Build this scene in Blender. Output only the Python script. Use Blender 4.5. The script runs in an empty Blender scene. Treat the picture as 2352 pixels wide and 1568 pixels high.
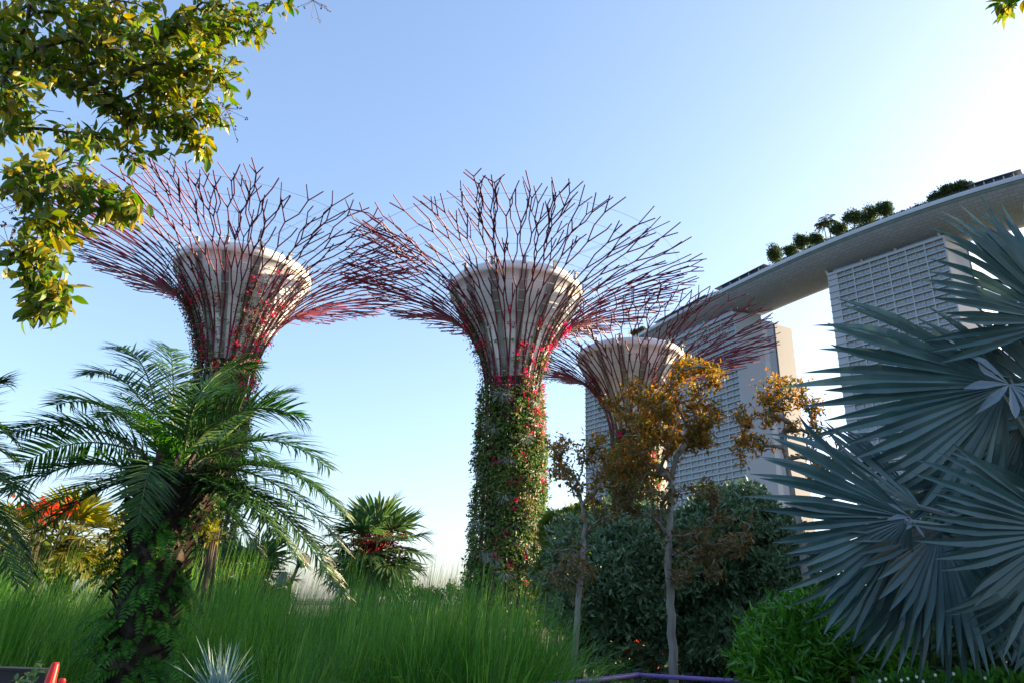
import bpy, math, random
import numpy as np
from mathutils import Vector, Matrix

# ------------------------------------------------------------------ camera, sky, sun, exposure
SC = bpy.context.scene
R = math.radians
PITCH = R(20.7); ROLL = R(2.0); F = 1600.0; CX, CY = 1176.0, 784.0; EYE = np.array([0, 0, 1.6])
cam = bpy.data.cameras.new("camera"); camo = bpy.data.objects.new("camera", cam)
SC.collection.objects.link(camo); SC.camera = camo
camo.location = EYE
camo.rotation_euler = (Matrix.Rotation(R(90) + PITCH, 3, 'X') @ Matrix.Rotation(ROLL, 3, 'Z')).to_euler()
cam.sensor_width = 36; cam.lens = 36 * F / 2352; cam.clip_start = 0.05; cam.clip_end = 9000

SUN_AZ, SUN_EL = R(68), R(14)
SUN = np.array([math.sin(SUN_AZ) * math.cos(SUN_EL), math.cos(SUN_AZ) * math.cos(SUN_EL), math.sin(SUN_EL)])
W = bpy.data.worlds.new("World"); SC.world = W; W.use_nodes = True
wn = W.node_tree.nodes; bg = wn["Background"]
sky = wn.new("ShaderNodeTexSky"); sky.sky_type = 'NISHITA'; sky.sun_disc = False
sky.sun_elevation = SUN_EL; sky.sun_rotation = SUN_AZ
sky.air_density = 1.0; sky.dust_density = 1.8; sky.ozone_density = 3.0
gam = wn.new('ShaderNodeGamma'); gam.inputs[1].default_value = 0.75     # softer sky contrast, brightness range compressed
W.node_tree.links.new(sky.outputs[0], gam.inputs[0]); wb = wn.new('ShaderNodeMix'); wb.data_type = 'RGBA'; wb.blend_type = 'MULTIPLY'; wb.inputs[0].default_value = 1; wb.inputs[7].default_value = (.965, .968, 1.035, 1)   # white balance
W.node_tree.links.new(gam.outputs[0], wb.inputs[6]); W.node_tree.links.new(wb.outputs[2], bg.inputs[0]); bg.inputs[1].default_value = 0.115
sl = bpy.data.lights.new("sun", 'SUN'); slo = bpy.data.objects.new("sun", sl); SC.collection.objects.link(slo)
sl.energy = 5.0; sl.angle = R(0.5); sl.color = (1.0, 0.74, 0.44)
slo.rotation_euler = Vector(SUN).to_track_quat('Z', 'Y').to_euler(); slo.location = (0, 0, 60)
SC.view_settings.view_transform = 'Standard'; SC.view_settings.look = 'None'
SC.view_settings.exposure = 2.3; SC.view_settings.gamma = 1
SC.cycles.max_bounces = 8; SC.cycles.transparent_max_bounces = 8

# ------------------------------------------------------------------ helpers
rng = np.random.default_rng(11)
COL = SC.collection
cp, sp = math.cos(PITCH), math.sin(PITCH)

def ray(px, py):
    x = (px - CX) / F; y = (CY - py) / F; x, y = x*math.cos(ROLL) - y*math.sin(ROLL), x*math.sin(ROLL) + y*math.cos(ROLL)
    return np.array([x, cp - sp * y, sp + cp * y])
def at(px, py, Y):                      # point at ground distance Y seen at that place of the 2352 px wide photo
    d = ray(px, py); return EYE + d * (Y / d[1])
def atz(px, py, z):                     # point at height z
    d = ray(px, py); return EYE + d * ((z - EYE[2]) / d[2])
def proj(p):                             # picture place of a point
    d = np.asarray(p, float) - EYE; f = d[1]*cp + d[2]*sp; x, y = d[0]/f, (d[2]*cp - d[1]*sp)/f
    x, y = x*math.cos(ROLL) + y*math.sin(ROLL), -x*math.sin(ROLL) + y*math.cos(ROLL); return CX + F*x, CY - F*y
def nrm(a):
    a = np.asarray(a, float)
    return a / np.maximum(np.linalg.norm(a, axis=-1, keepdims=True), 1e-9)
def rdir(n): return nrm(rng.normal(size=(n, 3)))
def bez(ps, t):
    t = np.asarray(t)[:, None]; ps = [np.asarray(p, float) for p in ps]
    if len(ps) == 3: return (1-t)**2*ps[0] + 2*t*(1-t)*ps[1] + t*t*ps[2]
    return (1-t)**3*ps[0] + 3*t*(1-t)**2*ps[1] + 3*t*t*(1-t)*ps[2] + t**3*ps[3]

class MB:
    def __init__(s): s.v = []; s.q = []; s.t = []; s.n = 0
    def add(s, v, q=None, t=None):
        v = np.asarray(v, float).reshape(-1, 3)
        if q is not None and len(q): s.q.append(np.asarray(q, int).reshape(-1, 4) + s.n)
        if t is not None and len(t): s.t.append(np.asarray(t, int).reshape(-1, 3) + s.n)
        s.v.append(v); s.n += len(v); return s
    def box(s, c, size, ax=None):
        h = np.array(size, float) / 2
        k = np.array([[x, y, z] for x in (-1, 1) for y in (-1, 1) for z in (-1, 1)]) * h
        if ax is not None: k = k @ np.asarray(ax, float)
        return s.add(k + np.asarray(c, float), [(0,1,3,2),(4,6,7,5),(0,4,5,1),(2,3,7,6),(0,2,6,4),(1,5,7,3)])
    def tube(s, pts, rad, n=6, cap=True):
        pts = np.asarray(pts, float); m = len(pts); rad = np.broadcast_to(np.asarray(rad, float), (m,))
        tg = np.empty_like(pts); tg[1:-1] = pts[2:] - pts[:-2]; tg[0] = pts[1]-pts[0]; tg[-1] = pts[-1]-pts[-2]
        tg = nrm(tg); u = np.cross(tg[0], [0, 0, 1.0])
        if np.linalg.norm(u) < 1e-3: u = np.array([1.0, 0, 0])
        a = np.arange(n) * 2 * math.pi / n; V = []
        for i in range(m):
            u = u - tg[i] * np.dot(u, tg[i]); u = u / max(np.linalg.norm(u), 1e-9); w = np.cross(tg[i], u)
            V.append(pts[i] + rad[i] * (np.cos(a)[:, None] * u + np.sin(a)[:, None] * w))
        j = np.arange(n); j2 = (j + 1) % n; Q = []
        for i in range(m - 1): Q.append(np.stack([i*n+j, i*n+j2, (i+1)*n+j2, (i+1)*n+j], 1))
        T = []
        if cap:
            T = [(0, k+1, k) for k in range(1, n-1)] + [((m-1)*n, (m-1)*n+k, (m-1)*n+k+1) for k in range(1, n-1)]
        return s.add(np.concatenate(V), np.concatenate(Q), T)
    def lathe(s, prof, c, n=48, th0=0, th1=2*math.pi):
        full = abs(th1 - th0 - 2*math.pi) < 1e-6
        a = th0 + (th1-th0) * np.arange(n if full else n+1) / n; k = len(a)
        V = np.concatenate([np.stack([c[0]+r*np.cos(a), c[1]+r*np.sin(a), np.full(k, c[2]+z)], 1) for r, z in prof])
        Q = []
        for i in range(len(prof)-1):
            for j in range(n): Q.append((i*k+j, i*k+(j+1) % k, (i+1)*k+(j+1) % k, (i+1)*k+j))
        return s.add(V, Q)
    def leaves(s, P, D, N, L, Wd, prof=((0, .05), (.3, .85), (.62, .8), (1, .03)), fold=.25, curl=.15, tipdroop=0.):
        P = np.asarray(P, float); n = len(P)
        if n == 0: return s
        D = nrm(D); S = nrm(np.cross(D, N)); N = np.cross(S, D)
        L = np.broadcast_to(np.asarray(L, float), (n,))[:, None]; Wd = np.broadcast_to(np.asarray(Wd, float), (n,))[:, None]
        curl = np.broadcast_to(np.asarray(curl, float), (n,))[:, None]; tipdroop = np.broadcast_to(np.asarray(tipdroop, float), (n,))[:, None]; K = len(prof); V = np.empty((n, K, 3, 3))
        for k, (t, w) in enumerate(prof):
            c = P + D*L*t - N*L*(curl*t*t + tipdroop*t**5)
            V[:, k, 1] = c; V[:, k, 0] = c - S*Wd*w*.5 + N*fold*Wd*w*.5; V[:, k, 2] = c + S*Wd*w*.5 + N*fold*Wd*w*.5
        tq = []
        for k in range(K-1):
            b = k*3; tq += [(b, b+1, b+4, b+3), (b+1, b+2, b+5, b+4)]
        tq = np.array(tq); Q = (np.arange(n)[:, None, None]*K*3 + tq[None]).reshape(-1, 4)
        return s.add(V.reshape(-1, 3), Q)
    def ribbons(s, C, S, Wd):           # C (n,K,3) centre lines, S (n,3) side vectors, Wd (n,K) widths
        n, K = C.shape[:2]; V = np.empty((n, K, 2, 3))
        V[:, :, 0] = C - S[:, None]*Wd[..., None]/2; V[:, :, 1] = C + S[:, None]*Wd[..., None]/2
        tq = np.array([(2*k, 2*k+1, 2*k+3, 2*k+2) for k in range(K-1)])
        return s.add(V.reshape(-1, 3), (np.arange(n)[:, None, None]*K*2 + tq[None]).reshape(-1, 4))
    def build(s, name, mat, parent=None, org=None, smooth=False):
        V = np.concatenate(s.v)
        if org is None: org = np.array(ORG[parent.name]) if parent is not None else np.zeros(3)
        V = V - org
        q = np.concatenate(s.q) if s.q else np.zeros((0, 4), int); t = np.concatenate(s.t) if s.t else np.zeros((0, 3), int)
        me = bpy.data.meshes.new(name); me.vertices.add(len(V)); me.vertices.foreach_set('co', V.astype(np.float32).ravel())
        loops = np.concatenate([q.ravel(), t.ravel()]).astype(np.int32); me.loops.add(len(loops)); me.loops.foreach_set('vertex_index', loops)
        st = np.concatenate([np.arange(len(q))*4, len(q)*4 + np.arange(len(t))*3]).astype(np.int32)
        me.polygons.add(len(st)); me.polygons.foreach_set('loop_start', st)
        me.polygons.foreach_set('use_smooth', np.full(len(st), bool(smooth)))
        me.update(calc_edges=True); me.materials.append(mat)
        o = bpy.data.objects.new(name, me); COL.objects.link(o)
        if parent is not None: o.parent = parent; ORG[o.name] = org
        else: o.location = org; ORG[o.name] = org
        return o
ORG = {}

def thing(name, loc, label, cat, group=None):
    o = bpy.data.objects.new(name, None); COL.objects.link(o); o.location = loc; o.empty_display_size = .2
    ORG[o.name] = np.array(loc, float); return tag(o, label, cat, group)
def tag(o, label, cat, group=None, kind=None):
    o['label'] = label; o['category'] = cat
    if group: o['group'] = group
    if kind: o['kind'] = kind
    return o
def struct(o): o['kind'] = 'structure'; return o

# ------------------------------------------------------------------ materials
def newmat(name):
    m = bpy.data.materials.new(name); m.use_nodes = True; nt = m.node_tree
    return m, nt, nt.nodes, nt.links, nt.nodes['Principled BSDF']
def ramp(n, cols):
    r = n.new('ShaderNodeValToRGB'); e = r.color_ramp.elements
    while len(e) < len(cols): e.new(.5)
    for i, c in enumerate(cols): e[i].position = i/(len(cols)-1); e[i].color = (*c, 1)
    return r
def leafmat(name, cols, trans=.35, rough=.5, nscale=1.2, nmix=.5, tcol=1.5, spec=.4):
    """leaf colours vary leaf by leaf and in patches; thin leaves let light through"""
    m, nt, n, l, b = newmat(name)
    g = n.new('ShaderNodeNewGeometry'); tc = n.new('ShaderNodeTexCoord'); no = n.new('ShaderNodeTexNoise')
    no.inputs['Scale'].default_value = nscale; no.inputs['Detail'].default_value = 3; l.new(tc.outputs['Object'], no.inputs['Vector'])
    mr = n.new('ShaderNodeMapRange'); mr.inputs[1].default_value = .3; mr.inputs[2].default_value = .7; l.new(no.outputs[0], mr.inputs[0])
    mx = n.new('ShaderNodeMix'); mx.inputs[0].default_value = nmix; l.new(g.outputs['Random Per Island'], mx.inputs[2]); l.new(mr.outputs[0], mx.inputs[3])
    r = ramp(n, cols); l.new(mx.outputs[0], r.inputs[0]); l.new(r.outputs[0], b.inputs['Base Color'])
    b.inputs['Roughness'].default_value = rough; b.inputs['Specular IOR Level'].default_value = spec
    t = n.new('ShaderNodeBsdfTranslucent'); hs = n.new('ShaderNodeHueSaturation'); hs.inputs['Saturation'].default_value = 1.15
    hs.inputs['Value'].default_value = tcol; l.new(r.outputs[0], hs.inputs['Color']); l.new(hs.outputs[0], t.inputs[0])
    s = n.new('ShaderNodeMixShader'); s.inputs[0].default_value = trans; l.new(b.outputs[0], s.inputs[1]); l.new(t.outputs[0], s.inputs[2])
    l.new(s.outputs[0], n['Material Output'].inputs[0]); return m
def surf(name, c1, c2=None, scale=3., rough=.6, metal=0., bump=0., stretch=(1, 1, 1), detail=5, spec=.4):
    m, nt, n, l, b = newmat(name); c2 = c2 or tuple(x*.8 for x in c1)
    tc = n.new('ShaderNodeTexCoord'); mp = n.new('ShaderNodeMapping'); mp.inputs['Scale'].default_value = stretch
    no = n.new('ShaderNodeTexNoise'); no.inputs['Scale'].default_value = scale; no.inputs['Detail'].default_value = detail
    l.new(tc.outputs['Object'], mp.inputs[0]); l.new(mp.outputs[0], no.inputs['Vector'])
    r = ramp(n, [c1, c2]); r.color_ramp.elements[0].position = .35; r.color_ramp.elements[1].position = .65
    l.new(no.outputs[0], r.inputs[0]); l.new(r.outputs[0], b.inputs['Base Color'])
    b.inputs['Roughness'].default_value = rough; b.inputs['Metallic'].default_value = metal; b.inputs['Specular IOR Level'].default_value = spec
    if bump:
        bp = n.new('ShaderNodeBump'); bp.inputs['Strength'].default_value = bump; bp.inputs['Distance'].default_value = .05
        l.new(no.outputs[0], bp.inputs['Height']); l.new(bp.outputs[0], b.inputs['Normal'])
    return m

M = dict(
    ground=surf('soil and turf', (.03, .05, .015), (.06, .05, .03), .7, .9),
    steel=surf('purple painted steel', (.16, .021, .052), (.12, .016, .045), .25, .5, spec=.25),
    cable=surf('galvanised cable', (.20, .21, .23), (.26, .26, .27), 2, .7, 0.),
    ring=surf('pale steel hoop', (.6, .6, .6), (.5, .5, .5), 2, .45),
    concrete=surf('pale funnel cladding', (.76, .77, .80), (.70, .71, .74), .5, .55, stretch=(1, 1, .15)),
    channel=surf('grey funnel channel', (.22, .22, .23), (.28, .28, .28), 1.5, .4, .1),
    core=surf('dark planted core', (.03, .03, .022), (.06, .045, .03), 2., .9, bump=.4),
    root=surf('brown hanging roots', (.12, .075, .05), (.06, .04, .03), 3., .9),
    plant=leafmat('trunk planting', [(0.018, 0.066, 0.014), (0.048, 0.132, 0.024), (0.024, 0.084, 0.024), (0.132, 0.192, 0.024), (0.108, 0.108, 0.042), (0.072, 0.156, 0.024)], .3, .55, .35, .5),
    silver=leafmat('silver air plant', [(.30, .33, .30), (.18, .22, .19), (.4, .42, .38)], .2, .7),
    flower=leafmat('bougainvillea bracts', [(.62, .015, .09), (.60, .015, .04), (.70, .04, .20), (.55, .02, .02)], .4, .6),
    facade=surf('white painted facade', (.38, .40, .43), (.35, .37, .405), .02, .6),
    endwall=surf('cream end wall', (.34, .345, .345), (.32, .325, .33), .02, .6),
    glassdark=surf('slate glass', (.10, .14, .20), (.07, .10, .15), .1, .12, spec=.6),
    glassblue=surf('blue curtain wall', (.20, .27, .36), (.15, .21, .30), .06, .2, spec=.6),
    window=surf('balcony window glass', (.11, .145, .165), (.06, .085, .10), .35, .15, spec=.6),
    rail=surf('glass balustrade', (.17, .22, .24), (.13, .18, .20), .3, .2, spec=.6),
    crownglass=surf('blue grey roof screen', (.28, .34, .42), (.22, .28, .36), .2, .25),
    deck=surf('pale deck edge', (.45, .47, .51), (.40, .43, .48), .1, .45),
    deckdark=surf('dark pavilion roof', (.10, .11, .13), (.07, .07, .08), .3, .5),
    bark=surf('pale peeling bark', (.33, .30, .26), (.17, .15, .13), 14., .85, bump=.5, stretch=(1, 1, .18)),
    darkbark=surf('dark bark', (.05, .04, .03), (.09, .07, .05), 10., .9, bump=.5, stretch=(1, 1, .3)),
    palmbark=surf('palm trunk', (.035, .025, .018), (.07, .05, .035), 9., .9, bump=.6),
    stub=surf('old leaf bases', (.022, .017, .014), (.045, .034, .026), 6., .85),
    date=leafmat('date palm leaflets', [(0.015, 0.054, 0.015), (0.033, 0.092, 0.021), (0.054, 0.124, 0.027)], .3, .38, 2., .4),
    rachis=surf('frond stalk', (.10, .13, .04), (.07, .10, .03), 4., .5),
    fern=leafmat('ferns', [(0.022, 0.078, 0.017), (0.068, 0.223, 0.022), (0.035, 0.103, 0.022), (0.035, 0.128, 0.025)], .3, .6, 3., spec=.15),
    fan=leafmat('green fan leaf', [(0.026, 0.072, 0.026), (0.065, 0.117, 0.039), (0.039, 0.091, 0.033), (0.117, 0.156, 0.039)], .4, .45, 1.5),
    fansunlit=leafmat('sun tinted fan leaf', [(.10, .13, .015), (.16, .15, .02), (.07, .11, .015)], .5, .5, 1.5),  # sunlit gold is put into the leaf colour
    redstalk=surf('red leaf stalks', (.20, .012, .012), (.12, .010, .012), 5., .5),
    redflower=leafmat('red flower spray', [(.22, .012, .015), (.14, .01, .012), (.30, .02, .02)], .3, .6),
    orangeflower=leafmat('orange blossom', [(.50, .05, .01), (.55, .025, .01)], .4, .6),
    silverfan=leafmat('blue silver fan leaf', [(0.019, 0.045, 0.047), (0.073, 0.142, 0.141), (0.038, 0.087, 0.086), (0.108, 0.179, 0.177), (0.052, 0.101, 0.106)], .14, .34, 2., .4, 1.2, .5),
    grass=leafmat('fountain grass', [(0.029, 0.109, 0.023), (0.084, 0.245, 0.029), (0.045, 0.154, 0.032), (0.232, 0.412, 0.077), (0.052, 0.174, 0.039), (0.141, 0.322, 0.045), (0.361, 0.374, 0.129)], .4, .36, 1.2, .28),  # pale green steps put highlights into the blade colour
    yucca=leafmat('blue green blades', [(.20, .32, .30), (.30, .42, .38)], .15, .5),
    overhang=leafmat('glossy overhanging leaf', [(0.031, 0.086, 0.012), (0.062, 0.123, 0.012), (0.099, 0.148, 0.015), (0.246, 0.197, 0.019), (0.037, 0.105, 0.015), (0.148, 0.160, 0.015)], .42, .38, 1.6, .3, 1.7),  # greens with yellow steps, mixed leaf by leaf
    brownleaf=leafmat('rusty leaf', [(0.063, 0.081, 0.019), (0.160, 0.088, 0.018), (0.089, 0.102, 0.019), (0.354, 0.125, 0.013), (0.178, 0.148, 0.021), (0.604, 0.132, 0.026)], .4, .5, .9, .5, 1.7),
    brownshade=leafmat('shaded bronze leaf', [(0.085, 0.101, 0.034), (0.152, 0.101, 0.034), (0.101, 0.085, 0.034)], .3, .5, .9, .5),  # lower crown's duller copy of the rusty leaf, shade put into its colour
    bushdark=leafmat('leathery grey green leaf', [(0.047, 0.096, 0.038), (0.078, 0.145, 0.060), (0.143, 0.220, 0.112), (0.058, 0.113, 0.034)], .15, .42, .8, .4, 1.3, .5),
    olive=leafmat('olive green leaf', [(.05, .09, .015), (.10, .13, .02), (.06, .10, .02)], .35, .5, .8),
    bright=leafmat('bright bamboo leaf', [(.015, .07, .006), (.05, .19, .012), (.03, .12, .008), (.10, .28, .02), (.06, .20, .012)], .25, .4, 2.5),
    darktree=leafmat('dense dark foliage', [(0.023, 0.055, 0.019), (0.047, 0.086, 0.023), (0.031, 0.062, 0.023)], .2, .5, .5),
    white=leafmat('white petals', [(.8, .8, .78), (.7, .7, .68)], .3, .6),
    rooftree=leafmat('rooftop foliage', [(.02, .045, .015), (.05, .085, .02), (.03, .06, .02)], .25, .6, .15),
    purple=surf('purple rail paint', (.22, .12, .38), (.18, .10, .32), 5., .35),
    purpledark=surf('dark purple post', (.03, .02, .05), (.025, .018, .04), 5., .5),
    red=surf('red plastic', (.75, .015, .012), (.68, .012, .01), 8., .4),
    black=surf('black painted steel', (.016, .017, .022), (.022, .022, .03), 6., .35),
    farblue=surf('pale blue cladding', (.32, .40, .54), (.28, .36, .50), .1, .4),
    farglass=surf('pale office glass', (.22, .30, .42), (.18, .25, .36), .1, .2),
)
def hullmat():
    m, nt, n, l, b = newmat('scaled hull cladding')
    tc = n.new('ShaderNodeTexCoord'); uv = n.new('ShaderNodeUVMap')
    br = n.new('ShaderNodeTexBrick'); br.inputs['Scale'].default_value = 1.0
    br.inputs['Brick Width'].default_value = 4.2; br.inputs['Row Height'].default_value = 1.9; br.inputs['Mortar Size'].default_value = .12
    br.inputs['Color1'].default_value = (.29, .32, .38, 1); br.inputs['Color2'].default_value = (.34, .37, .43, 1); br.inputs['Mortar'].default_value = (.19, .20, .24, 1)
    l.new(uv.outputs[0], br.inputs[0]); l.new(br.outputs[0], b.inputs['Base Color'])
    b.inputs['Roughness'].default_value = .5; return m
M['hull'] = hullmat()

# ------------------------------------------------------------------ ground
mb = MB(); mb.add([(-4000, -600, 0), (4000, -600, 0), (4000, 6000, 0), (-4000, 6000, 0)], [(0, 1, 2, 3)])
struct(mb.build('ground', M['ground']))

# ------------------------------------------------------------------ supertrees
def supertree(base, label, k=1.0, zs=1.0, seed=1, nrib=25, veg=1.0, flowers=60, tufts=24, ftop=0.5, vines=0, far=False, lite=1.0):
    """steel and concrete garden tower: planted trunk, white funnel, branching purple ribs"""
    g = np.random.default_rng(seed); bx, by = base; c = np.array([bx, by, 0.0])
    t = thing('supertree', (bx, by, 0), label, 'supertree', 'steel supertree towers')
    RT = 1.95*k; Z0, Z1 = 20.8*zs, 29.4*zs; FR0, FR1 = 2.0*k, 6.2*k
    P = [np.array(p) for p in ((2.3*k, 18*zs), (2.4*k, 26.6*zs), (7.6*k, 28.7*zs), (17.2*k, 30.8*zs))]
    def prof(s):
        s = np.atleast_1d(np.asarray(s, float))
        B = bez(P, np.clip(s, 0, 1)); ex = np.clip(s-1, 0, None)[:, None]*(P[3]-P[2])*3; return B + ex
    def pt(th, s, dr=0):
        B = prof(s); th = np.broadcast_to(np.asarray(th, float), (len(B),)); r = B[:, 0] + dr
        return np.stack([bx + r*np.cos(th), by + r*np.sin(th), B[:, 1]], 1)
    MB().lathe([(RT*1.25, 0), (RT, 6*zs), (RT*.97, Z0-1), (RT*.97, Z0)], c, 40).build('trunk', M['core'], t, smooth=True)
    # funnel
    f = MB(); pr = []
    for i in range(13):
        u = i/12; pr.append((FR0 + (FR1-.2-FR0)*(.8*u + .2*u**1.6), Z0-.4+(Z1-.8*zs-Z0+.4)*u))
    pr = [(r_ + (.09 if q_ >= 8 else 0), z_) for q_, (r_, z_) in enumerate(pr)]      # the upper cladding ring stands a little proud
    ra = pr[-1][0]
    pr += [(ra+.09*k, Z1-.8*zs), (FR1+.03, Z1-.4*zs), (FR1+.05, Z1-.2), (FR1+.02, Z1-.05), (FR1-.05, Z1+.08), (FR1-.5, Z1), (FR1-.6, Z1-1.5)]
    f.lathe(pr, c, 72); fo = f.build('funnel', M['concrete'], t, smooth=True)
    ncha = 14
    fz = np.array([p[1] for p in pr[:13]]); fr = np.array([p[0] for p in pr[:13]])
    for i in range(ncha):
        a = 2*math.pi*(i+.5)/ncha + .1; ca, sa = math.cos(a), math.sin(a); tang = np.array([-sa, ca, 0]); out = np.array([ca, sa, 0])
        m_ = MB(); wd = np.linspace(.24, .46, 13)*k
        A, B_ = [], []
        for off, (w0, w1), h in ((0, (-1, 1), .06), (0, (-1.25, -.95), .16), (0, (.95, 1.25), .16)):
            V = []
            for z, r_, w_ in zip(fz, fr, wd):
                for s_, d_ in ((w0, .0), (w0, h), (w1, h), (w1, .0)):
                    V.append(c + out*(r_+d_) + tang*(s_*w_*.62) + np.array([0, 0, z]))
            Q = []
            for q in range(12):
                b0 = q*4
                for e in range(3): Q.append((b0+e, b0+e+1, b0+e+5, b0+e+4))
            m_.add(V, Q)
        ch = m_.build('channel', M['channel'], t)
        b_ = MB(); b_.box(c+out*(FR1+.12)+np.array([0, 0, Z1+.12]), (.16, .26, .75), np.array([out, tang, [0, 0, 1]]))
        b_.box(c+out*(FR1+.35)+np.array([0, 0, Z1+.3]), (.08, .6*k, .08), np.array([out, tang, [0, 0, 1]]))
        b_.build('bracket', M['cable'], ch)
    # hoops round the ribs and thin cables between them
    h = MB(); a = np.linspace(0, 2*math.pi, 73)
    for s in np.linspace(.06, .60, 11): h.tube(pt(a, np.full(73, s), -.08), .035, 4, False)
    h.build('hoop', M['ring'], t)
    h = MB()
    for s in (.66, .72, .79, .86, .93): h.tube(pt(a, np.full(73, s), -.05), .014, 3, False)
    for i in range(ncha):
        th = 2*math.pi*(i+.5)/ncha+.1; p0 = c + np.array([math.cos(th)*FR1, math.sin(th)*FR1, Z1+.5])
        for da, s in ((-.22, .93), (.22, .93), (-.1, .79), (.1, .79), (0, .66)): h.tube(np.stack([p0, pt(th+da, s)[0]]), .012, 3, False)
    # lightning rod on the roof of the funnel
    h.tube([c+np.array([0, 0, Z1-1]), c+np.array([0, 0, Z1+3.6])], .05, 4)
    h.build('cable_net', M['cable'], t)
    for i in range(0, 22, 2):
        q = pt(i*2*math.pi/22+.1, .30, .14)[0]; MB().tube([q, q+np.array([0, 0, .28])], [.10, .13], 7).build('spotlight', M['channel'], t)
    # branching ribs, each rib one part with all its forks
    dth = 2*math.pi/nrib
    for i in range(nrib):
        m_ = MB(); th0 = i*dth + g.normal(0, .012)
        def line(pts, r0, r1, n=5):
            ths = [p[0] for p in pts]; ss = [p[1] for p in pts]; TH, SS = [], []
            for j in range(len(pts)-1):
                kk = max(1, int(abs(ss[j+1]-ss[j])/.05)); u = np.linspace(0, 1, kk+1)[(0 if j == 0 else 1):]
                TH += list(ths[j]+(ths[j+1]-ths[j])*u); SS += list(ss[j]+(ss[j+1]-ss[j])*u)
            q = pt(np.array(TH), np.array(SS)); m_.tube(q, np.linspace(r0, r1, len(q)), n)
        m_.tube([(bx+2.3*k*math.cos(th0), by+2.3*k*math.sin(th0), 0), (bx+2.3*k*math.cos(th0), by+2.3*k*math.sin(th0), 9*zs), pt(th0, 0)[0]], .09, 5)
        def tips(th, s, r):
            for q in (-1, 1):
                if g.random() < .88: line([(th, s), (th+q*dth*g.uniform(.10, .22), max(s+.025, min(s+g.uniform(.045, .085), g.uniform(.98, 1.02))))], r, r*.9)
        def walk(th, s, r, q):
            """zigzag outwards; at each joint a shorter arm leaves to the other side"""
            pts = [(th, s)]; th0_ = th
            while True:
                f_ = 1.5 - .65*s; s += g.uniform(.04, .085)*f_; pts.append((th, s))
                if s > .86: break
                w = dth*g.uniform(.13, .21); ds = g.uniform(.045, .075)*f_
                a_th, a_s = th - q*w, s + ds; arm = [(th, s), (a_th, a_s)]
                if g.random() < .38 and s < .8:
                    line(arm, r*.9, r*.9); walk(a_th, a_s, r*.88, q)
                else:
                    e = a_s + g.uniform(.02, .09); arm.append((a_th + g.normal(0, .006), min(e, 1.0))); line(arm, r*.9, r*.8)
                    if g.random() < .45 and e < .95: line([(a_th, a_s), (a_th - q*dth*.15, a_s+.05)], r*.85, r*.75)
                th, s = th + q*w, s + ds; pts.append((th, s)); q = -q if abs(th + -q*w - th0_) < dth*.22 or g.random() < .7 else q
            line(pts, r, r*.82); tips(th, s, r*.82)
        s0 = .10 + .09*(i % 2) + g.uniform(-.02, .02); line([(th0, 0), (th0, s0)], .095, .085)
        for q in (-1, 1):
            th1 = th0 + q*dth*.25*g.uniform(.85, 1.15); s1 = s0 + g.uniform(.18, .26); line([(th0, s0), (th1, s1)], .08, .07)
            walk(th1, s1, .066, g.choice([-1, 1]))
        m_.build('rib', M['steel'], t)
    # planting on the trunk
    ztop = Z0*.99; nl = int(27000*veg*lite)
    cz = g.uniform(0, 1, 900)**.9*ztop; ca_ = g.uniform(0, 2*math.pi, 900); cr = 2.22*k + (1-cz/ztop)*.6*k + np.abs(g.normal(0, .30, 900)) + .22*np.sin(cz*.9+np.sin(ca_*2)*2)*np.sin(ca_*3+cz*.35)
    thin = np.clip((1.02-cz/ztop)/.3, .02, 1.0); ci = g.choice(900, nl, p=thin/thin.sum()); z = cz[ci] + g.normal(0, .55, nl); aa = ca_[ci] + g.normal(0, .14, nl); rr = cr[ci] + np.abs(g.normal(0, .16, nl))
    z = np.clip(z, .1, Z0+1.5); Pp = np.stack([bx+rr*np.cos(aa), by+rr*np.sin(aa), z], 1); out = np.stack([np.cos(aa), np.sin(aa), 0*aa], 1)
    D = nrm(out*.7 + g.normal(size=(nl, 3))*.6 + np.array([0, 0, -.55])); L = g.uniform(.18, .40, nl)
    mb_ = MB().leaves(Pp, D, out + g.normal(size=(nl, 3))*.4 + np.array([0, 0, .6]), L, L*.55)
    # trailing sprays standing off the outline
    nv = int(380*veg*lite)
    for j in range(nv):
        z = g.uniform(.04, 1.12)*Z0; a0 = g.uniform(0, 2*math.pi); r0 = 2.3*k + max(0, 1-z/ztop)*.55
        if z > ztop: r0 = float(np.interp(z, prof(np.linspace(0, 1, 40))[:, 1], prof(np.linspace(0, 1, 40))[:, 0]))
        ln = g.uniform(.5, 1.15); n_ = 15
        o_ = np.array([math.cos(a0), math.sin(a0), 0]); u = np.linspace(0, 1, n_)[:, None]
        sp_ = np.array([bx, by, z]) + o_*(r0+.75*ln*u) + np.array([0, 0, 1])*(.25*ln*u - .5*ln*u*u) + g.normal(size=(n_, 3))*.07
        L = g.uniform(.12, .24, n_); mb_.leaves(sp_, rdir_g(g, n_)+np.array([0, 0, -.4]), rdir_g(g, n_), L, L*.6)
    mb_.build('foliage', M['plant'], t)
    m_ = MB()
    for j in range(int(60*veg)):
        a0 = g.uniform(0, 2*math.pi); z1 = g.uniform(3, Z0); ln = g.uniform(2, 6); kz = np.linspace(z1, max(z1-ln, 0), 8)
        ang = a0+np.cumsum(g.normal(0, .02, 8)); r_ = 2.4*k + (1-kz/Z0)*.55*k + g.uniform(0, .2)
        m_.tube(np.stack([bx+r_*np.cos(ang), by+r_*np.sin(ang), kz], 1), g.uniform(.02, .06), 4)
    m_.build('hanging_root', M['root'], t)
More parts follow.
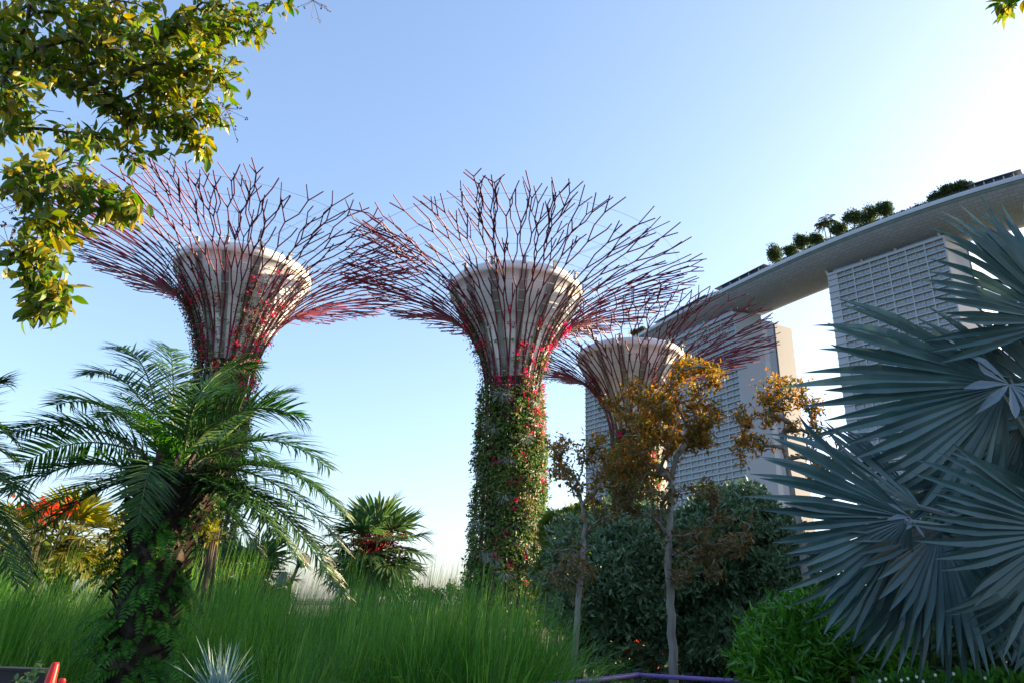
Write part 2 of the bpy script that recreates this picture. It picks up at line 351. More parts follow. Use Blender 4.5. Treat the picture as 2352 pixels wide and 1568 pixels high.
    for j in range(tufts):                                   # silver air plants
        a0 = g.uniform(-math.pi, 0) if j % 5 else g.uniform(0, math.pi); z = g.uniform(.12, .93)*Z0
        o_ = np.array([math.cos(a0), math.sin(a0), 0]); pc = np.array([bx, by, z]) + o_*(2.55*k + (1-z/Z0)*.6*k)
        nt_ = 60; spd = g.normal(size=(nt_, 3))*np.array([.4, .4, .25])*g.uniform(.6, 1.1)
        L = g.uniform(.35, .75, nt_)
        MB().leaves(pc+spd*.6, nrm(spd*1.1+o_*.5+np.array([0, 0, -.35])), np.broadcast_to(o_, (nt_, 3))+.01, L, .045, fold=.2, curl=.55).build('air_plant', M['silver'], t)
    zz = prof(np.linspace(0, 1, 60))
    for j in range(flowers):                                 # magenta bract clusters, mostly at the collar under the funnel and down the sunny edge
        x = g.random()
        if x < ftop: z = g.uniform(.74, 1.24)*Z0; a0 = g.normal(-.2, .7) if g.random() < .55 else g.uniform(-math.pi, 0)
        elif x < .72: z = g.uniform(.12, .95)*Z0; a0 = g.normal(.0, .25)
        else: z = g.uniform(.15, .9)*Z0; a0 = g.normal(-1.0, .5)
        r0 = float(np.interp(z, zz[:, 1], zz[:, 0])) + .25 if z > 18*zs else 2.6*k + (1-z/Z0)*.6
        pc = np.array([bx+r0*math.cos(a0), by+r0*math.sin(a0), z]); nf = int(g.integers(12, 30)); sz = g.uniform(.10, .26)
        q = pc + g.normal(size=(nf, 3))*sz*np.array([.8, .8, 1.2]); L = g.uniform(.13, .24, nf)
        MB().leaves(q, rdir_g(g, nf), rdir_g(g, nf), L, L*.8).build('flower_cluster', M['flower'], t)
    for j in range(vines):                                   # vines climbing over the funnel
        a0 = (g.normal(-2.75, .25) if j < vines*.6 else g.normal(-.9, .45)); s0 = g.uniform(.0, .3); s1 = s0+g.uniform(.15, .33)
        n_ = 34; s = np.linspace(s0, s1, n_); th = a0+np.cumsum(g.normal(0, .018, n_)); q = pt(th, s, .1); vm = MB(); 
        st = vm.tube(q, .02, 4)
        qq = np.repeat(q, 5, 0) + g.normal(size=(n_*5, 3))*.28; L = g.uniform(.12, .24, n_*5); vm.leaves(qq, rdir_g(g, n_*5), rdir_g(g, n_*5), L, L*.6)
        v = vm.build('climbing_vine', M['vine'], t)
        for e in range(2):
            nf = 16; kq = q[int(g.integers(8, n_))]; pf = kq+g.normal(size=(nf, 3))*.2; L = g.uniform(.13, .22, nf)
            MB().leaves(pf, rdir_g(g, nf), rdir_g(g, nf), L, L*.8).build('blossom', M['flower'], v)
    return t
def rdir_g(g, n): return nrm(g.normal(size=(n, 3)))
M['vine'] = leafmat('dark climbing vine', [(.02, .035, .015), (.05, .06, .02), (.07, .05, .03)], .25, .6, .5)

def foot(px, py, Y):
    p = at(px, py, Y); return (p[0], Y)
supertree((at(1184, 700, 60)[0], 60), 'tall steel supertree with planted trunk and red flowers in the middle', 1.0, 1.0, 3, vines=16, flowers=125, tufts=34, ftop=.42)
supertree((at(556, 660, 60.5)[0], 60.5), 'supertree behind the date palm with flowering vines over its funnel', .99, 1.04, 8, vines=34, flowers=40, tufts=10, ftop=.8, veg=.7)
supertree((at(1448, 840, 76)[0], 76), 'smaller looking supertree in front of the hotel towers', .98, .985, 21, vines=6, flowers=30, tufts=4, veg=.45)

# ------------------------------------------------------------------ hotel towers and roof park
def tower(A, B, ztop, label, depth, nbay, blank, lean, wins, floor_h=3.95, skew=0., rear='endwall'):
    """A, B plan corners of the garden facade (left, right); lean = outward slope of the facade per metre of height"""
    A, B = np.array(A, float), np.array(B, float); w = np.linalg.norm(B-A); u = (B-A)/w; n = np.array([u[1], -u[0]])
    if np.dot(n, -A) < 0: n = -n                          # outward, to the viewer
    u3 = np.array([u[0], u[1], 0]); n3 = np.array([n[0], n[1], 0])
    t = thing('hotel_tower', (A[0], A[1], 0), label, 'hotel tower', 'hotel towers under the roof park')
    def pos(x, d, z): return np.array([A[0], A[1], 0]) + u3*x + n3*(d + lean*(ztop-z)) + np.array([0, 0, z])
    d1, d2, d3 = depth
    def slab(x0, x1, da, db, z0, z1, name, mat, ln=True, parent=None):
        V = []
        for z in (z0, z1):
            for x, d in ((x0, da), (x1, da), (x1, db), (x0, db)): V.append(pos(x, d, z) if ln else np.array([A[0], A[1], 0])+u3*x+n3*d+np.array([0, 0, z]))
        return MB().add(V, [(0, 1, 2, 3), (4, 7, 6, 5), (0, 4, 5, 1), (1, 5, 6, 2), (2, 6, 7, 3), (3, 7, 4, 0)]).build(name, mat, parent or t)
    slab(0.02, w-.5, -1.14, -d1, 0, ztop-.02, 'wall', M['facade'])
    V = [pos(x, d, z) for z in (0, ztop) for x, d in ((w-.5, .25), (w, .25), (w+skew, -d1-.3), (w-.5, -d1-.3))]
    MB().add(V, [(0, 1, 2, 3), (4, 7, 6, 5), (0, 4, 5, 1), (1, 5, 6, 2), (2, 6, 7, 3), (3, 7, 4, 0)]).build('end_wall', M['facade'], t)
    slab(2, w+skew*1.05-.4, -d1-.35, -d2, 0, ztop-3, 'glass_atrium', M['glassdark'], False)
    slab(0.5, w+skew*1.1, -d2, -d3, 0, ztop-4, 'rear_block', M[rear], False)
    slab(3, w-3, -1.8, -d1-2, ztop, ztop+4.2, 'roof_screen', M['crownglass'], False)
    nf = int((ztop-4)/floor_h); g = MB(); bw = (w-blank-.6)/nbay
    def bar(x0, x1, z0, z1, d0, d1_):
        V = [pos(x, d, z) for z in (z0, z1) for x, d in ((x0, d0), (x1, d0), (x1, d1_), (x0, d1_))]
        g.add(V, [(0, 1, 2, 3), (4, 7, 6, 5), (0, 4, 5, 1), (1, 5, 6, 2), (2, 6, 7, 3), (3, 7, 4, 0)])
    for i in range(nf+1):
        z = ztop-i*floor_h; bar(0, w-.52, z-.62 if i else z-1.5, z, .22, -1.16)
    for j in range(nbay*2+1):
        x = blank + j*bw/2; maj = j % 2 == 0
        bar(x-(.30 if maj else .12), x+(.30 if maj else .12), 0, ztop-.63, .0 if maj else -.25, -1.12)
    if blank > 1: bar(.02, blank-.36, 0, ztop-.64, -.35, -1.11)
    g.build('balcony_grid', M['facade'], t)
    # windows with their balustrades; the nearest rows to the roof each a part, the rest one part
    me = None; rest = MB(); restr = MB(); cnt = 0
    for i in range(nf):
        z0 = ztop-(i+1)*floor_h; z1 = z0+floor_h-.62
        for j in range(nbay*2):
            x0 = blank+j*bw/2+.2; x1 = blank+(j+1)*bw/2-.2
            V = [pos(x0, -1.56, z0), pos(x1, -1.56, z0), pos(x1, -1.56, z1), pos(x0, -1.56, z1)]
            Vr = [pos(x, d, z) for z in (z0, z0+1.05) for x, d in ((x0, -.1), (x1, -.1), (x1, -.16), (x0, -.16))]
            Qr = [(0, 1, 2, 3), (4, 7, 6, 5), (0, 4, 5, 1), (1, 5, 6, 2), (2, 6, 7, 3), (3, 7, 4, 0)]
            fr = [pos(x, d, z) for z in (z0, z1) for x, d in (((x0+x1)/2-.09, -1.0), ((x0+x1)/2+.09, -1.0), ((x0+x1)/2+.09, -1.1), ((x0+x1)/2-.09, -1.1))]
            if cnt < wins:
                wo = MB().add(V, [(0, 1, 2, 3)]).build('window', M['window'], t)
                MB().add(Vr, Qr).add(fr, Qr).build('balustrade', M['rail'], wo); cnt += 1
            else: rest.add(V, [(0, 1, 2, 3)]); restr.add(Vr, Qr).add(fr, Qr)
    if rest.n:
        o = rest.build('window', M['window'], t); o['kind'] = 'stuff'
        o = restr.build('balustrade', M['rail'], t); o['kind'] = 'stuff'
    # slanting white props that carry the roof park
    for q in ([0.4, w*.33, w*.62, w*.97] if wins else [.5, w*.97]):
        b0 = np.array([A[0], A[1], 0])+u3*q+n3*-.9+np.array([0, 0, ztop-.5]); MB().tube([b0, b0-u3*1.6+np.array([0, 0, 5.])-n3*.5], [.75, .9], 8).build('prop', M['endwall'], t)
    return t
ZT = 187.
a3, b3 = atz(1899, 690-60, ZT), atz(2168, 540, ZT)
a2, b2 = atz(1518, 792, ZT), atz(1686, 716, ZT)
a1, b1 = atz(1343, 862, ZT), atz(1478, 812, ZT)
tower(a3[:2], b3[:2], ZT, 'hotel tower partly covered by the silver fan palm', (15, 16, 34), 6, 5.5, .02, 100, skew=4.5, rear='glassblue')
tower(a2[:2], b2[:2], ZT, 'hotel tower rising behind the rusty leaved tree, with slate glass slot', (18, 30, 46), 6, 1.0, .0, 100, skew=5.5)
tower(a1[:2], b1[:2], ZT, 'hotel tower mostly hidden behind the smaller supertree', (24, 34, 46), 6, 1.0, .0, 60)

def skypark():
    ZD = 200.3
    px = [(1360, 822), (1420, 792), (1486, 761), (1544, 724), (1635, 671), (1751, 623), (1883, 566), (1999, 512), (2100, 476), (2206, 444), (2351, 401), (2480, 367), (2620, 335)]
    P = np.array([atz(x, y, ZD)[:2] for x, y in px])
    s = np.concatenate([[0], np.cumsum(np.linalg.norm(np.diff(P, axis=0), axis=1))]); co = [np.polyfit(s, P[:, i], 3) for i in (0, 1)]
    S = np.linspace(0, s[-1], 130); C = np.stack([np.polyval(co[i], S) for i in (0, 1)], 1)
    T = nrm(np.gradient(C, axis=0)); N = np.stack([-T[:, 1], T[:, 0]], 1)
    if np.dot(N[60], C[60]) < 0: N = -N                    # pointing away from the viewer
    root = thing('roof_park', (C[60, 0], C[60, 1], 190), 'long boat shaped roof park resting across the hotel towers', 'sky park')
    org = ORG[root.name]
    def loft(sec, name, mat, uv=False, taper=True):
        m_ = MB(); k = len(sec); V = []
        for i in range(len(S)):
            for w, z in sec:
                tp = min(1, .25 + S[i]/40.) if taper else 1
                zz = ZD+(z-ZD)*tp if z < 197 else z
                V.append((C[i, 0]+N[i, 0]*w, C[i, 1]+N[i, 1]*w, zz))
        Q = [(i*k+j, i*k+j+1, (i+1)*k+j+1, (i+1)*k+j) for i in range(len(S)-1) for j in range(k-1)]
        o = m_.add(V, Q).build(name, mat, root, smooth=True)
        if uv:
            me = o.data; l = me.uv_layers.new(name='UVMap'); sl_ = np.concatenate([[0], np.cumsum([math.dist(sec[j], sec[j+1]) for j in range(k-1)])])
            vi = np.empty(len(me.loops), np.int32); me.loops.foreach_get('vertex_index', vi)
            l.data.foreach_set('uv', np.stack([S[vi//k], sl_[vi % k]], 1).astype(np.float32).ravel())
        return o
    hull = [(1.2, 196.6), (3, 194.9), (6, 192.6), (10, 190.4), (15, 188.9), (21, 188.1), (28, 188.0), (33, 188.6), (36.5, 190.4), (39, 193.4), (40.5, 196.5), (41, 200.2)]
    loft(hull, 'hull', M['hull'], True)
    loft([(.9, 200.25), (.2, 200.6), (-.25, 200.4), (-.35, 199.2), (-.1, 198.2)], 'deck_edge', M['deck'], False, False)
    loft([(-.1, 198.1), (.25, 198.05), (.3, 197.6), (1.19, 196.62)], 'deck_edge', M['rail'], False, False)
    loft([(.8, 200.2), (40.95, 200.2)], 'deck', M['deck'], False, False)
    m_ = MB()
    V = np.stack([C[:, 0]+N[:, 0]*.6, C[:, 1]+N[:, 1]*.6], 1)
    for z in (201.1, 201.7): m_.tube(np.column_stack([V, np.full(len(V), z)]), .06, 4)
    for i in range(0, len(S), 1): m_.tube([(V[i, 0], V[i, 1], 200.3), (V[i, 0], V[i, 1], 201.75)], .06, 4)
    m_.build('railing', M['cable'], root)
    def loc(px, w=6):
        best = None
        for i in range(len(S)):
            x = proj((C[i, 0], C[i, 1], ZD))[0]
            if best is None or abs(x-px) < best[0]: best = (abs(x-px), i)
        i = best[1]; return np.array([C[i, 0]+N[i, 0]*w, C[i, 1]+N[i, 1]*w, 200.25]), T[i], N[i]
    return loc
park = skypark()

def pavilion(px0, px1, label, h=4.0, w0=4., over=1.2):
    p0, T0, N0 = park(px0, w0); p1, T1, N1 = park(px1, w0); t = thing('pavilion', p0, label, 'pavilion', 'low pavilions on the roof park')
    d = p1-p0; ln = np.linalg.norm(d); u = d/ln; n = np.array([N0[0], N0[1], 0]); ax = np.array([u, n, [0, 0, 1]]); mid = (p0+p1)/2
    m_ = MB().box(mid+np.array([0, 0, h+.3])+n*3, (ln+2*over, 10, .5), ax); m_.build('roof', M['deckdark'], t)
    MB().box(mid+np.array([0, 0, h/2])+n*4.5, (ln-1, 5, h), ax).build('wall', M['deck'], t)
    for i in range(5):
        q = p0+d*(i+.5)/5-n*1; MB().box(q+np.array([0, 0, h/2]), (.5, .5, h), ax).build('column', M['deck'], t)
        q = p0+d*(i+.5)/5+n*1.95; MB().box(q+np.array([0, 0, h*.45]), (ln/5*.7, .1, h*.7), ax).build('window', M['glassdark'], t)
pavilion(1500, 1610, 'long low pavilion with dark flat roof at the far end of the roof park', 3.5)
pavilion(1640, 1745, 'low pavilion with dark flat roof beside the rooftop trees', 4.2)
pavilion(2085, 2160, 'low white pavilion behind the hedge further along the roof park', 4.0, 9)
pavilion(2225, 2345, 'long pavilion with dark roof at the near end of the roof park', 3.2, 3)

def leafball(mb_, c, rad, n, L, W_=.5, g=rng, shell=.75, lobes=7, fuzz=0.):
    """leaf clumps scattered through an uneven crown"""
    c = np.asarray(c, float); rad = np.asarray(rad, float)
    lc = nrm(g.normal(size=(lobes, 3)))*g.uniform(.35, .75, (lobes, 1)); lr = g.uniform(.32, .6, lobes)
    k = g.integers(0, lobes, n); d = nrm(g.normal(size=(n, 3))); q = lc[k] + d*(lr[k]*g.uniform(shell*.6, 1, n)**.6)[:, None]
    p = c + q*rad + g.normal(size=(n, 3))*rad*fuzz; Ls = g.uniform(.6, 1.3, n)*L
    D = nrm(d + g.normal(size=(n, 3))*.7 + np.array([0, 0, -.15])); mb_.leaves(p, D, d+g.normal(size=(n, 3))*.6, Ls, Ls*W_)
def rooftree(px, h, wd, label, palm=False, w=3.5):
    h *= 1.25; wd *= 1.1; p, T_, N_ = park(px, w); t = thing('rooftop_palm' if palm else 'rooftop_tree', p, label, 'palm' if palm else 'tree', 'trees on the roof park')
    m_ = MB(); m_.tube([p, p+np.array([.2, 0, h*.4]), p+np.array([-.1, 0, h*(.95 if palm else .7)])], [.35, .28, .18], 6)
    if not palm:
        for i in range(5):
            a = i*1.26+px; m_.tube([p+np.array([0, 0, h*.35]), p+np.array([math.cos(a)*wd*.3, math.sin(a)*wd*.3, h*.68])], [.16, .07], 4)
    m_.build('trunk', M['darkbark'], t); m_ = MB()
    if palm:
        for i in range(16):
            a = i*2.4; e = rng.uniform(-.2, .9); d = np.array([math.cos(a)*math.cos(e), math.sin(a)*math.cos(e), math.sin(e)]); b = p+np.array([-.1, 0, h*.95])
            q = bez([b, b+d*wd*.45+np.array([0, 0, wd*.12]), b+d*wd*.8-np.array([0, 0, wd*.25])], np.linspace(0, 1, 9)); m_.tube(q, .05, 3)
            qq = np.repeat(q[1:], 4, 0); n_ = len(qq); tg = np.repeat(np.diff(q, axis=0), 4, 0); sd = nrm(np.cross(tg, [0, 0, 1.]))*np.tile([1, -1, 1, -1], len(q)-1)[:, None]
            m_.leaves(qq+tg*rng.uniform(0, 1, (n_, 1)), nrm(tg)*.7+sd+np.array([0, 0, -.5]), np.array([0, 0, 1.])+np.zeros((n_, 3)), 1.7, .5)
    else: leafball(m_, p+np.array([0, 0, h*.66]), (wd/2, wd/2, h*.42), 2600, 1.0, .6, lobes=16, shell=.2, fuzz=.10)
    m_.build('crown', M['rooftree'], t)
for a in [(1452, 6, 8, 'round rooftop tree at the far end above the smaller supertree'), (1470, 5, 6, 'small rooftop tree next to the far pavilion'),
          (1776, 11, 9.5, 'leftmost rooftop tree standing alone beside the pavilion'), (1812, 8, 8, 'low rooftop tree second from the pavilion'), (1836, 10.5, 9, 'taller rooftop tree in the clump before the palms'),
          (1868, 8, 7, 'narrow rooftop tree just before the two palms'), (1922, 7.5, 8, 'rounded rooftop tree directly after the palms'), (1957, 11, 11, 'broad rooftop tree past the palms, largest crown'),
          (1995, 9, 11, 'wide rooftop tree beside the broadest crown'), (2032, 9, 9, 'rooftop tree last in the row before the white pavilion'), (2150, 4.5, 8, 'low rooftop shrub tree beside the white pavilion'), (2188, 6, 10, 'flat topped rooftop tree beyond the white pavilion'), (2212, 5.5, 7, 'last rooftop tree before the near pavilion')]: rooftree(*a)
def roofhedge(px0, px1, h, label):
    p, T_, N_ = park((px0+px1)/2, 2.6); t = thing('rooftop_hedge', p, label, 'hedge', 'planting on the roof park'); m_ = MB(); st = MB(); n = int((px1-px0)/6)
    for i in range(n):
        q, T_, N_ = park(px0+(px1-px0)*(i+.5)/n, 2.6); leafball(m_, q+np.array([0, 0, h*.5]), (2.6, 2.2, h*rng.uniform(.45, .8)), 130, .8, .6, fuzz=.15); st.tube([q, q+np.array([0, 0, h*.6])], .08, 4)
    st.build('stems', M['darkbark'], t); m_.build('foliage', M['rooftree'], t)
roofhedge(1765, 2000, 2.6, 'low planting running under the rooftop trees and palms'); roofhedge(2095, 2210, 2.2, 'low rooftop planting in front of the white pavilion'); roofhedge(2000, 2085, 1.8, 'low rooftop planting between the tree row and the white pavilion'); roofhedge(1610, 1650, 1.8, 'short low planting between the two far pavilions')
rooftree(1892, 10.5, 6, 'rooftop palm with drooping fronds, first of the pair', True); rooftree(1906, 12, 6.5, 'rooftop palm with drooping fronds, taller of the pair', True)

# ------------------------------------------------------------------ distant building and tree line
def office(px0, px1, pytop, Y, label):
    p0, p1 = at(px0, pytop, Y), at(px1, pytop, Y); h = p0[2]; w = p1[0]-p0[0]; t = thing('office_building', ((p0[0]+p1[0])/2, Y, 0), label, 'building')
    c = np.array([(p0[0]+p1[0])/2, Y+8, h/2]); MB().box(c, (w, 16, h)).build('wall', M['farblue'], t); nfl = int(h/4)
    for i in range(nfl):
        MB().box((c[0], Y-.02, h-2-i*4.), (w*.94, .1, 1.8)).build('window', M['farglass'], t)
    MB().box((c[0], Y+8, h+.6), (w*.5, 8, 1.2)).build('roof', M['farblue'], t)
office(1267, 1345, 1176, 260, 'pale blue office block behind the flowering planted trunk')
for i, (px, h, lab) in enumerate([(962, 4.3, 'small far tree beside the red stalked fan palm'), (985, 3.6, 'low far tree above the grass tips'), (1010, 3.9, 'bushy far tree above the grass, left of a taller one'), (1034, 4.5, 'tallest far tree above the grass before the planted trunk'), (1056, 3.8, 'far tree touching the foot of the planted trunk')]):
    b = at(px, 1385, 110); t = thing('distant_tree', (b[0], 110, 0), lab, 'tree', 'far trees on the horizon')
    MB().tube([(b[0], 110, 0), (b[0], 110, h*.6)], [.2, .1], 5).build('trunk', M['darkbark'], t)
    m_ = MB(); leafball(m_, (b[0], 110, h*.62), (1.5, 1.5, h*.42), 500, .4); m_.build('crown', M['rooftree'], t)

# ------------------------------------------------------------------ broadleaf trees
def grow(trunk, r0, targets, step=.16, wob=.05, minr=.005, maxbr=1.):
    nodes = [np.array(p, float) for p in trunk]; par = [-1]+list(range(len(trunk)-1)); ntr = len(trunk); ends = []
    tr = np.array(trunk); top = tr[-1]
    order = np.argsort(np.linalg.norm(targets-top, axis=1))
    for o in order:
        tgt = targets[o]; A = np.array(nodes); d = tgt-A; ds = np.linalg.norm(d, axis=1)
        cost = ds + .9*np.maximum(0, A[:, 2]-tgt[2]+.02) + .25*(np.arange(len(A)) < ntr*.35)
        k = int(np.argmin(cost)); ln = ds[k]; m = max(2, int(ln/step)); p0 = nodes[k]; prev = k
        off = rng.normal(size=3)*wob*ln
        for j in range(1, m+1):
            f = j/m; q = p0 + d[k]*f + off*4*f*(1-f) + np.array([0, 0, .12*ln*math.sin(math.pi*f)]) + rng.normal(size=3)*wob*.25*step*4*(j < m)
            nodes.append(q); par.append(prev); prev = len(nodes)-1
        ends.append(prev)
    N = len(nodes); kids = [[] for _ in range(N)]
    for i, p in enumerate(par):
        if p >= 0: kids[p].append(i)
    rad = np.zeros(N)
    for i in range(N-1, -1, -1):
        rad[i] = minr if not kids[i] else max(minr, sum(rad[c]**2.4 for c in kids[i])**(1/2.4)) + .00025
    sc = r0/rad[0]
    rad = np.maximum(minr, rad*np.where(rad > minr*1.5, 1+(sc-1)*np.clip((rad-minr)/(rad[0]-minr), 0, 1)**.5, 1))
    rad = np.minimum(rad, maxbr); rad[:ntr] = np.linspace(r0, r0*.42, ntr)**1*1.0
    m_ = MB(); stack = [(0, [])]
    while stack:
        i, ch = stack.pop(); ch = ch+[i]
        while kids[i]:
            ks = sorted(kids[i], key=lambda c: -rad[c])
            for c in ks[1:]: stack.append((c, [i]))
            i = ks[0]; ch.append(i)
        if len(ch) > 1:
            rr = rad[ch].copy(); rr[0] = min(rr[0], rr[1]*1.25)
            m_.tube(np.array([nodes[c] for c in ch]), rr, 7 if rr.max() > .03 else 4)
    return m_, np.array(nodes), np.array(par), ends
def blobpts(blobs):
    out = []
    for px, py, rx, ry, Y, dY, n in blobs:
        d = nrm(rng.normal(size=(n, 3)))*rng.uniform(.25, 1, (n, 1))**.5
        out += [at(px+rx*a, py+ry*b, Y+dY*c) for a, b, c in d]
    return np.array(out)
def twigleaves(m_, nodes, par, ends, per, L, W_, spread=.09, back=4, droop=.35, prof=None):
    P, D = [], []
    for e in ends:
        ch = [e]
        while len(ch) < back and par[ch[-1]] >= 0: ch.append(par[ch[-1]])
        base = nodes[ch[-1]]; ax = nrm(nodes[e]-base)
        for i in range(per):
            f = rng.uniform(0, 1); j = min(int(f*(len(ch)-1)), len(ch)-2); a, b = nodes[ch[j]], nodes[ch[j+1]]
            p = a+(b-a)*rng.uniform() + rng.normal(size=3)*spread*.5; d = ax*.5 + rng.normal(size=3)*.75 + np.array([0, 0, -droop]); P.append(p); D.append(d)
    P, D = np.array(P), np.array(D); n = len(P); Ls = rng.uniform(.6, 1.2, n)*L
    kw = dict(prof=prof) if prof else {}
    m_.leaves(P, D, rng.normal(size=(n, 3))*.7+np.array([0, 0, 1.]), Ls, Ls*W_, curl=rng.uniform(0, .5, n), **kw)

def slimtree(trunk_px, Y, r0, blobs, label, per, L, mat, name='slender_tree', bark='bark', shade=None, W_=.42):
    pts = [at(x, y, Y) for x, y in trunk_px]; base = pts[0].copy()
    b = pts[0]+(pts[0]-pts[1])/np.linalg.norm(pts[0]-pts[1])*.01; g0 = np.array([b[0]-.02, b[1], 0.0]); full = [g0]+[g0+(pts[0]-g0)*.5]+pts
    # densify
    F_ = np.array(full); s = np.linspace(0, len(F_)-1, len(F_)*4); tr = np.stack([np.interp(s, np.arange(len(F_)), F_[:, i]) for i in range(3)], 1)
    tr[1:-1] += rng.normal(size=(len(tr)-2, 3))*r0*.12
    t = thing(name, (g0[0], g0[1], 0), label, 'tree'); T_ = blobpts(blobs); m_, nd, pr_, en = grow(tr, r0, T_)
    m_.build('trunk', M[bark], t, smooth=True); lf = MB(); twigleaves(lf, nd, pr_, en, per, L, W_); lf.build('crown', mat, t)
    if shade:
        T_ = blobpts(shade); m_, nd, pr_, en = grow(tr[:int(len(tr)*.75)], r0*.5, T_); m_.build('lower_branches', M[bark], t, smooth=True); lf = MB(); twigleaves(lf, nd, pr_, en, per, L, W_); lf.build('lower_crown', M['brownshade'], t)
    return t
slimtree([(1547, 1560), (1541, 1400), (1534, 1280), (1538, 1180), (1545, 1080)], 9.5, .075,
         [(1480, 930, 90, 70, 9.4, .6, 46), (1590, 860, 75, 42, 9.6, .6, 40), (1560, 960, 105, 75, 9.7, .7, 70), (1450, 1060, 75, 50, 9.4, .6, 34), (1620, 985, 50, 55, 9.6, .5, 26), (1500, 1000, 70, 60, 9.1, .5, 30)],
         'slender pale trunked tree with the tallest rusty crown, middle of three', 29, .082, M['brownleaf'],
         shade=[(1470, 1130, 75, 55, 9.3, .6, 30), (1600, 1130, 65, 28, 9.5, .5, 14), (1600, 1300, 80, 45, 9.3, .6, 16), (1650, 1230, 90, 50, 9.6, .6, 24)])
slimtree([(1314, 1560), (1326, 1400), (1340, 1270), (1345, 1190), (1330, 1130)], 9.0, .052,
         [(1310, 1060, 60, 75, 9.0, .5, 34), (1375, 1050, 55, 65, 9.1, .5, 34), (1280, 1020, 35, 40, 8.9, .4, 12), (1390, 1130, 55, 40, 9.1, .5, 18)],
         'slender leaning tree with a thin bronze crown beside the planted trunk', 15, .075, M['brownleaf'],
         shade=[(1310, 1300, 75, 60, 9.0, .6, 34), (1400, 1160, 50, 40, 9.1, .5, 16)])
slimtree([(1852, 1560), (1853, 1360), (1845, 1250), (1820, 1130), (1795, 1000)], 10.0, .075,
         [(1790, 900, 65, 45, 10, .6, 46), (1730, 950, 55, 35, 9.9, .5, 24), (1840, 950, 60, 50, 10.1, .5, 30), (1720, 1030, 45, 50, 9.8, .5, 20), (1900, 1030, 55, 55, 10.2, .5, 22), (1890, 1080, 40, 25, 10, .4, 20)],
         'slender tree with golden brown crown beside the silver fan palm', 18, .082, M['brownleaf'])

def shrub(name, blobs, label, mat, L, per, W_=.42, bark='darkbark', nstem=6, cat='shrub', stemY=None):
    c0 = np.array([at(b[0], b[1], b[4]) for b in blobs]).mean(0); t = thing(name, (c0[0], c0[1], 0), label, cat); m_ = MB(); st = MB()
    for px, py, rx, ry, Y, dY, n in blobs:
        c = at(px, py, Y); sx = rx/F*np.dot(c-EYE, [0, cp, sp]); sz = ry/F*np.dot(c-EYE, [0, cp, sp])
        d = nrm(rng.normal(size=(n, 3))); d[:, 1] = np.where(rng.random(n) < .6, -np.abs(d[:, 1]), d[:, 1]); bump = 1+.16*np.sin(d[:, 0]*7+px)*np.sin(d[:, 2]*6+py)+rng.normal(size=n)*.06
        rr = rng.uniform(.35, 1, n)**.35*bump; p = c + d*rr[:, None]*np.array([sx, dY, sz]); p[:, 2] = np.maximum(p[:, 2], .05)
        pp = np.repeat(p, per, 0); dd = np.repeat(d, per, 0); k = len(pp); Ls = rng.uniform(.7, 1.25, k)*L
        D = nrm(dd*.8+np.array([0, 0, .25])+rng.normal(size=(k, 3))*.75); m_.leaves(pp+rng.normal(size=(k, 3))*L*.25, D, dd+rng.normal(size=(k, 3))*.5, Ls, Ls*W_)
        for i in range(nstem):
            a = np.array([c[0]+rng.normal()*sx*.35, c[1]+rng.uniform(-.3, .3)*dY, 0]); e = c+rng.normal(size=3)*np.array([sx, dY, sz])*.4
            st.tube(bez([a, (a+e)/2+rng.normal(size=3)*.1, e], np.linspace(0, 1, 6)), np.linspace(.045, .012, 6), 5)
    st.build('stems', M[bark], t); m_.build('foliage', mat, t); return t
shrub('grey_green_shrub', [(1420, 1330, 175, 150, 12.6, 1.5, 2600), (1560, 1300, 170, 130, 13.2, 1.5, 2300), (1680, 1250, 120, 130, 13, 1.4, 1900), (1500, 1460, 240, 110, 13, 1.4, 1800), (1760, 1330, 130, 150, 12.8, 1.4, 1700), (1700, 1470, 160, 110, 12.4, 1.3, 1200)],
      'large dark grey green shrub filling the space behind the slender trunks', M['bushdark'], .105, 8, .42, nstem=9)
shrub('olive_tree', [(1300, 1235, 55, 60, 16, 1.2, 800), (1350, 1200, 40, 35, 16, 1, 300), (1290, 1350, 70, 90, 15.5, 1.2, 800)], 'yellow green bushy tree between planted trunk and dark shrub', M['olive'], .15, 5, .45, cat='tree')
shrub('bamboo_bush', [(1830, 1470, 105, 80, 5.9, .7, 560), (1790, 1530, 95, 70, 5.8, .6, 420), (1960, 1490, 110, 60, 6.0, .6, 420), (1860, 1410, 50, 45, 6.0, .5, 170)], 'bright green feathery bamboo bush under the silver palm leaves', M['bright'], .095, 8, .2)
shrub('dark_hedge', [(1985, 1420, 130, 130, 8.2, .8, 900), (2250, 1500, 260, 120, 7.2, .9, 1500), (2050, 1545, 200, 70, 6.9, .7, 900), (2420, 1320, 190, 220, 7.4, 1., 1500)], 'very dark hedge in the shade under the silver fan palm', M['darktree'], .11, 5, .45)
t = shrub('white_flower_bush', [(2120, 1585, 160, 28, 4.7, .3, 330), (2290, 1580, 110, 26, 4.7, .3, 240)], 'low leafy bush dotted with small white flowers at the bottom edge', M['fern'], .06, 5, .4)
for px, py in [(2020, 1562), (2034, 1558), (2070, 1561), (2085, 1557), (2105, 1553), (2148, 1549), (2190, 1546), (2262, 1556), (2120, 1564)]:
    q = at(px, py, 4.45); n_ = 6; a = np.arange(n_)*math.pi/3; D = np.stack([np.cos(a), np.full(n_, -.3), np.sin(a)], 1); MB().leaves(q+np.zeros((n_, 3)), D, np.array([0, -1., 0])+np.zeros((n_, 3)), .011, .008).build('flower', M['white'], t)
shrub('orange_flower_shrub', [(1480, 1500, 45, 18, 14.6, .5, 220)], 'orange flowering shrub glimpsed low through the dark shrub', M['orangeflower'], .12, 4, .6)
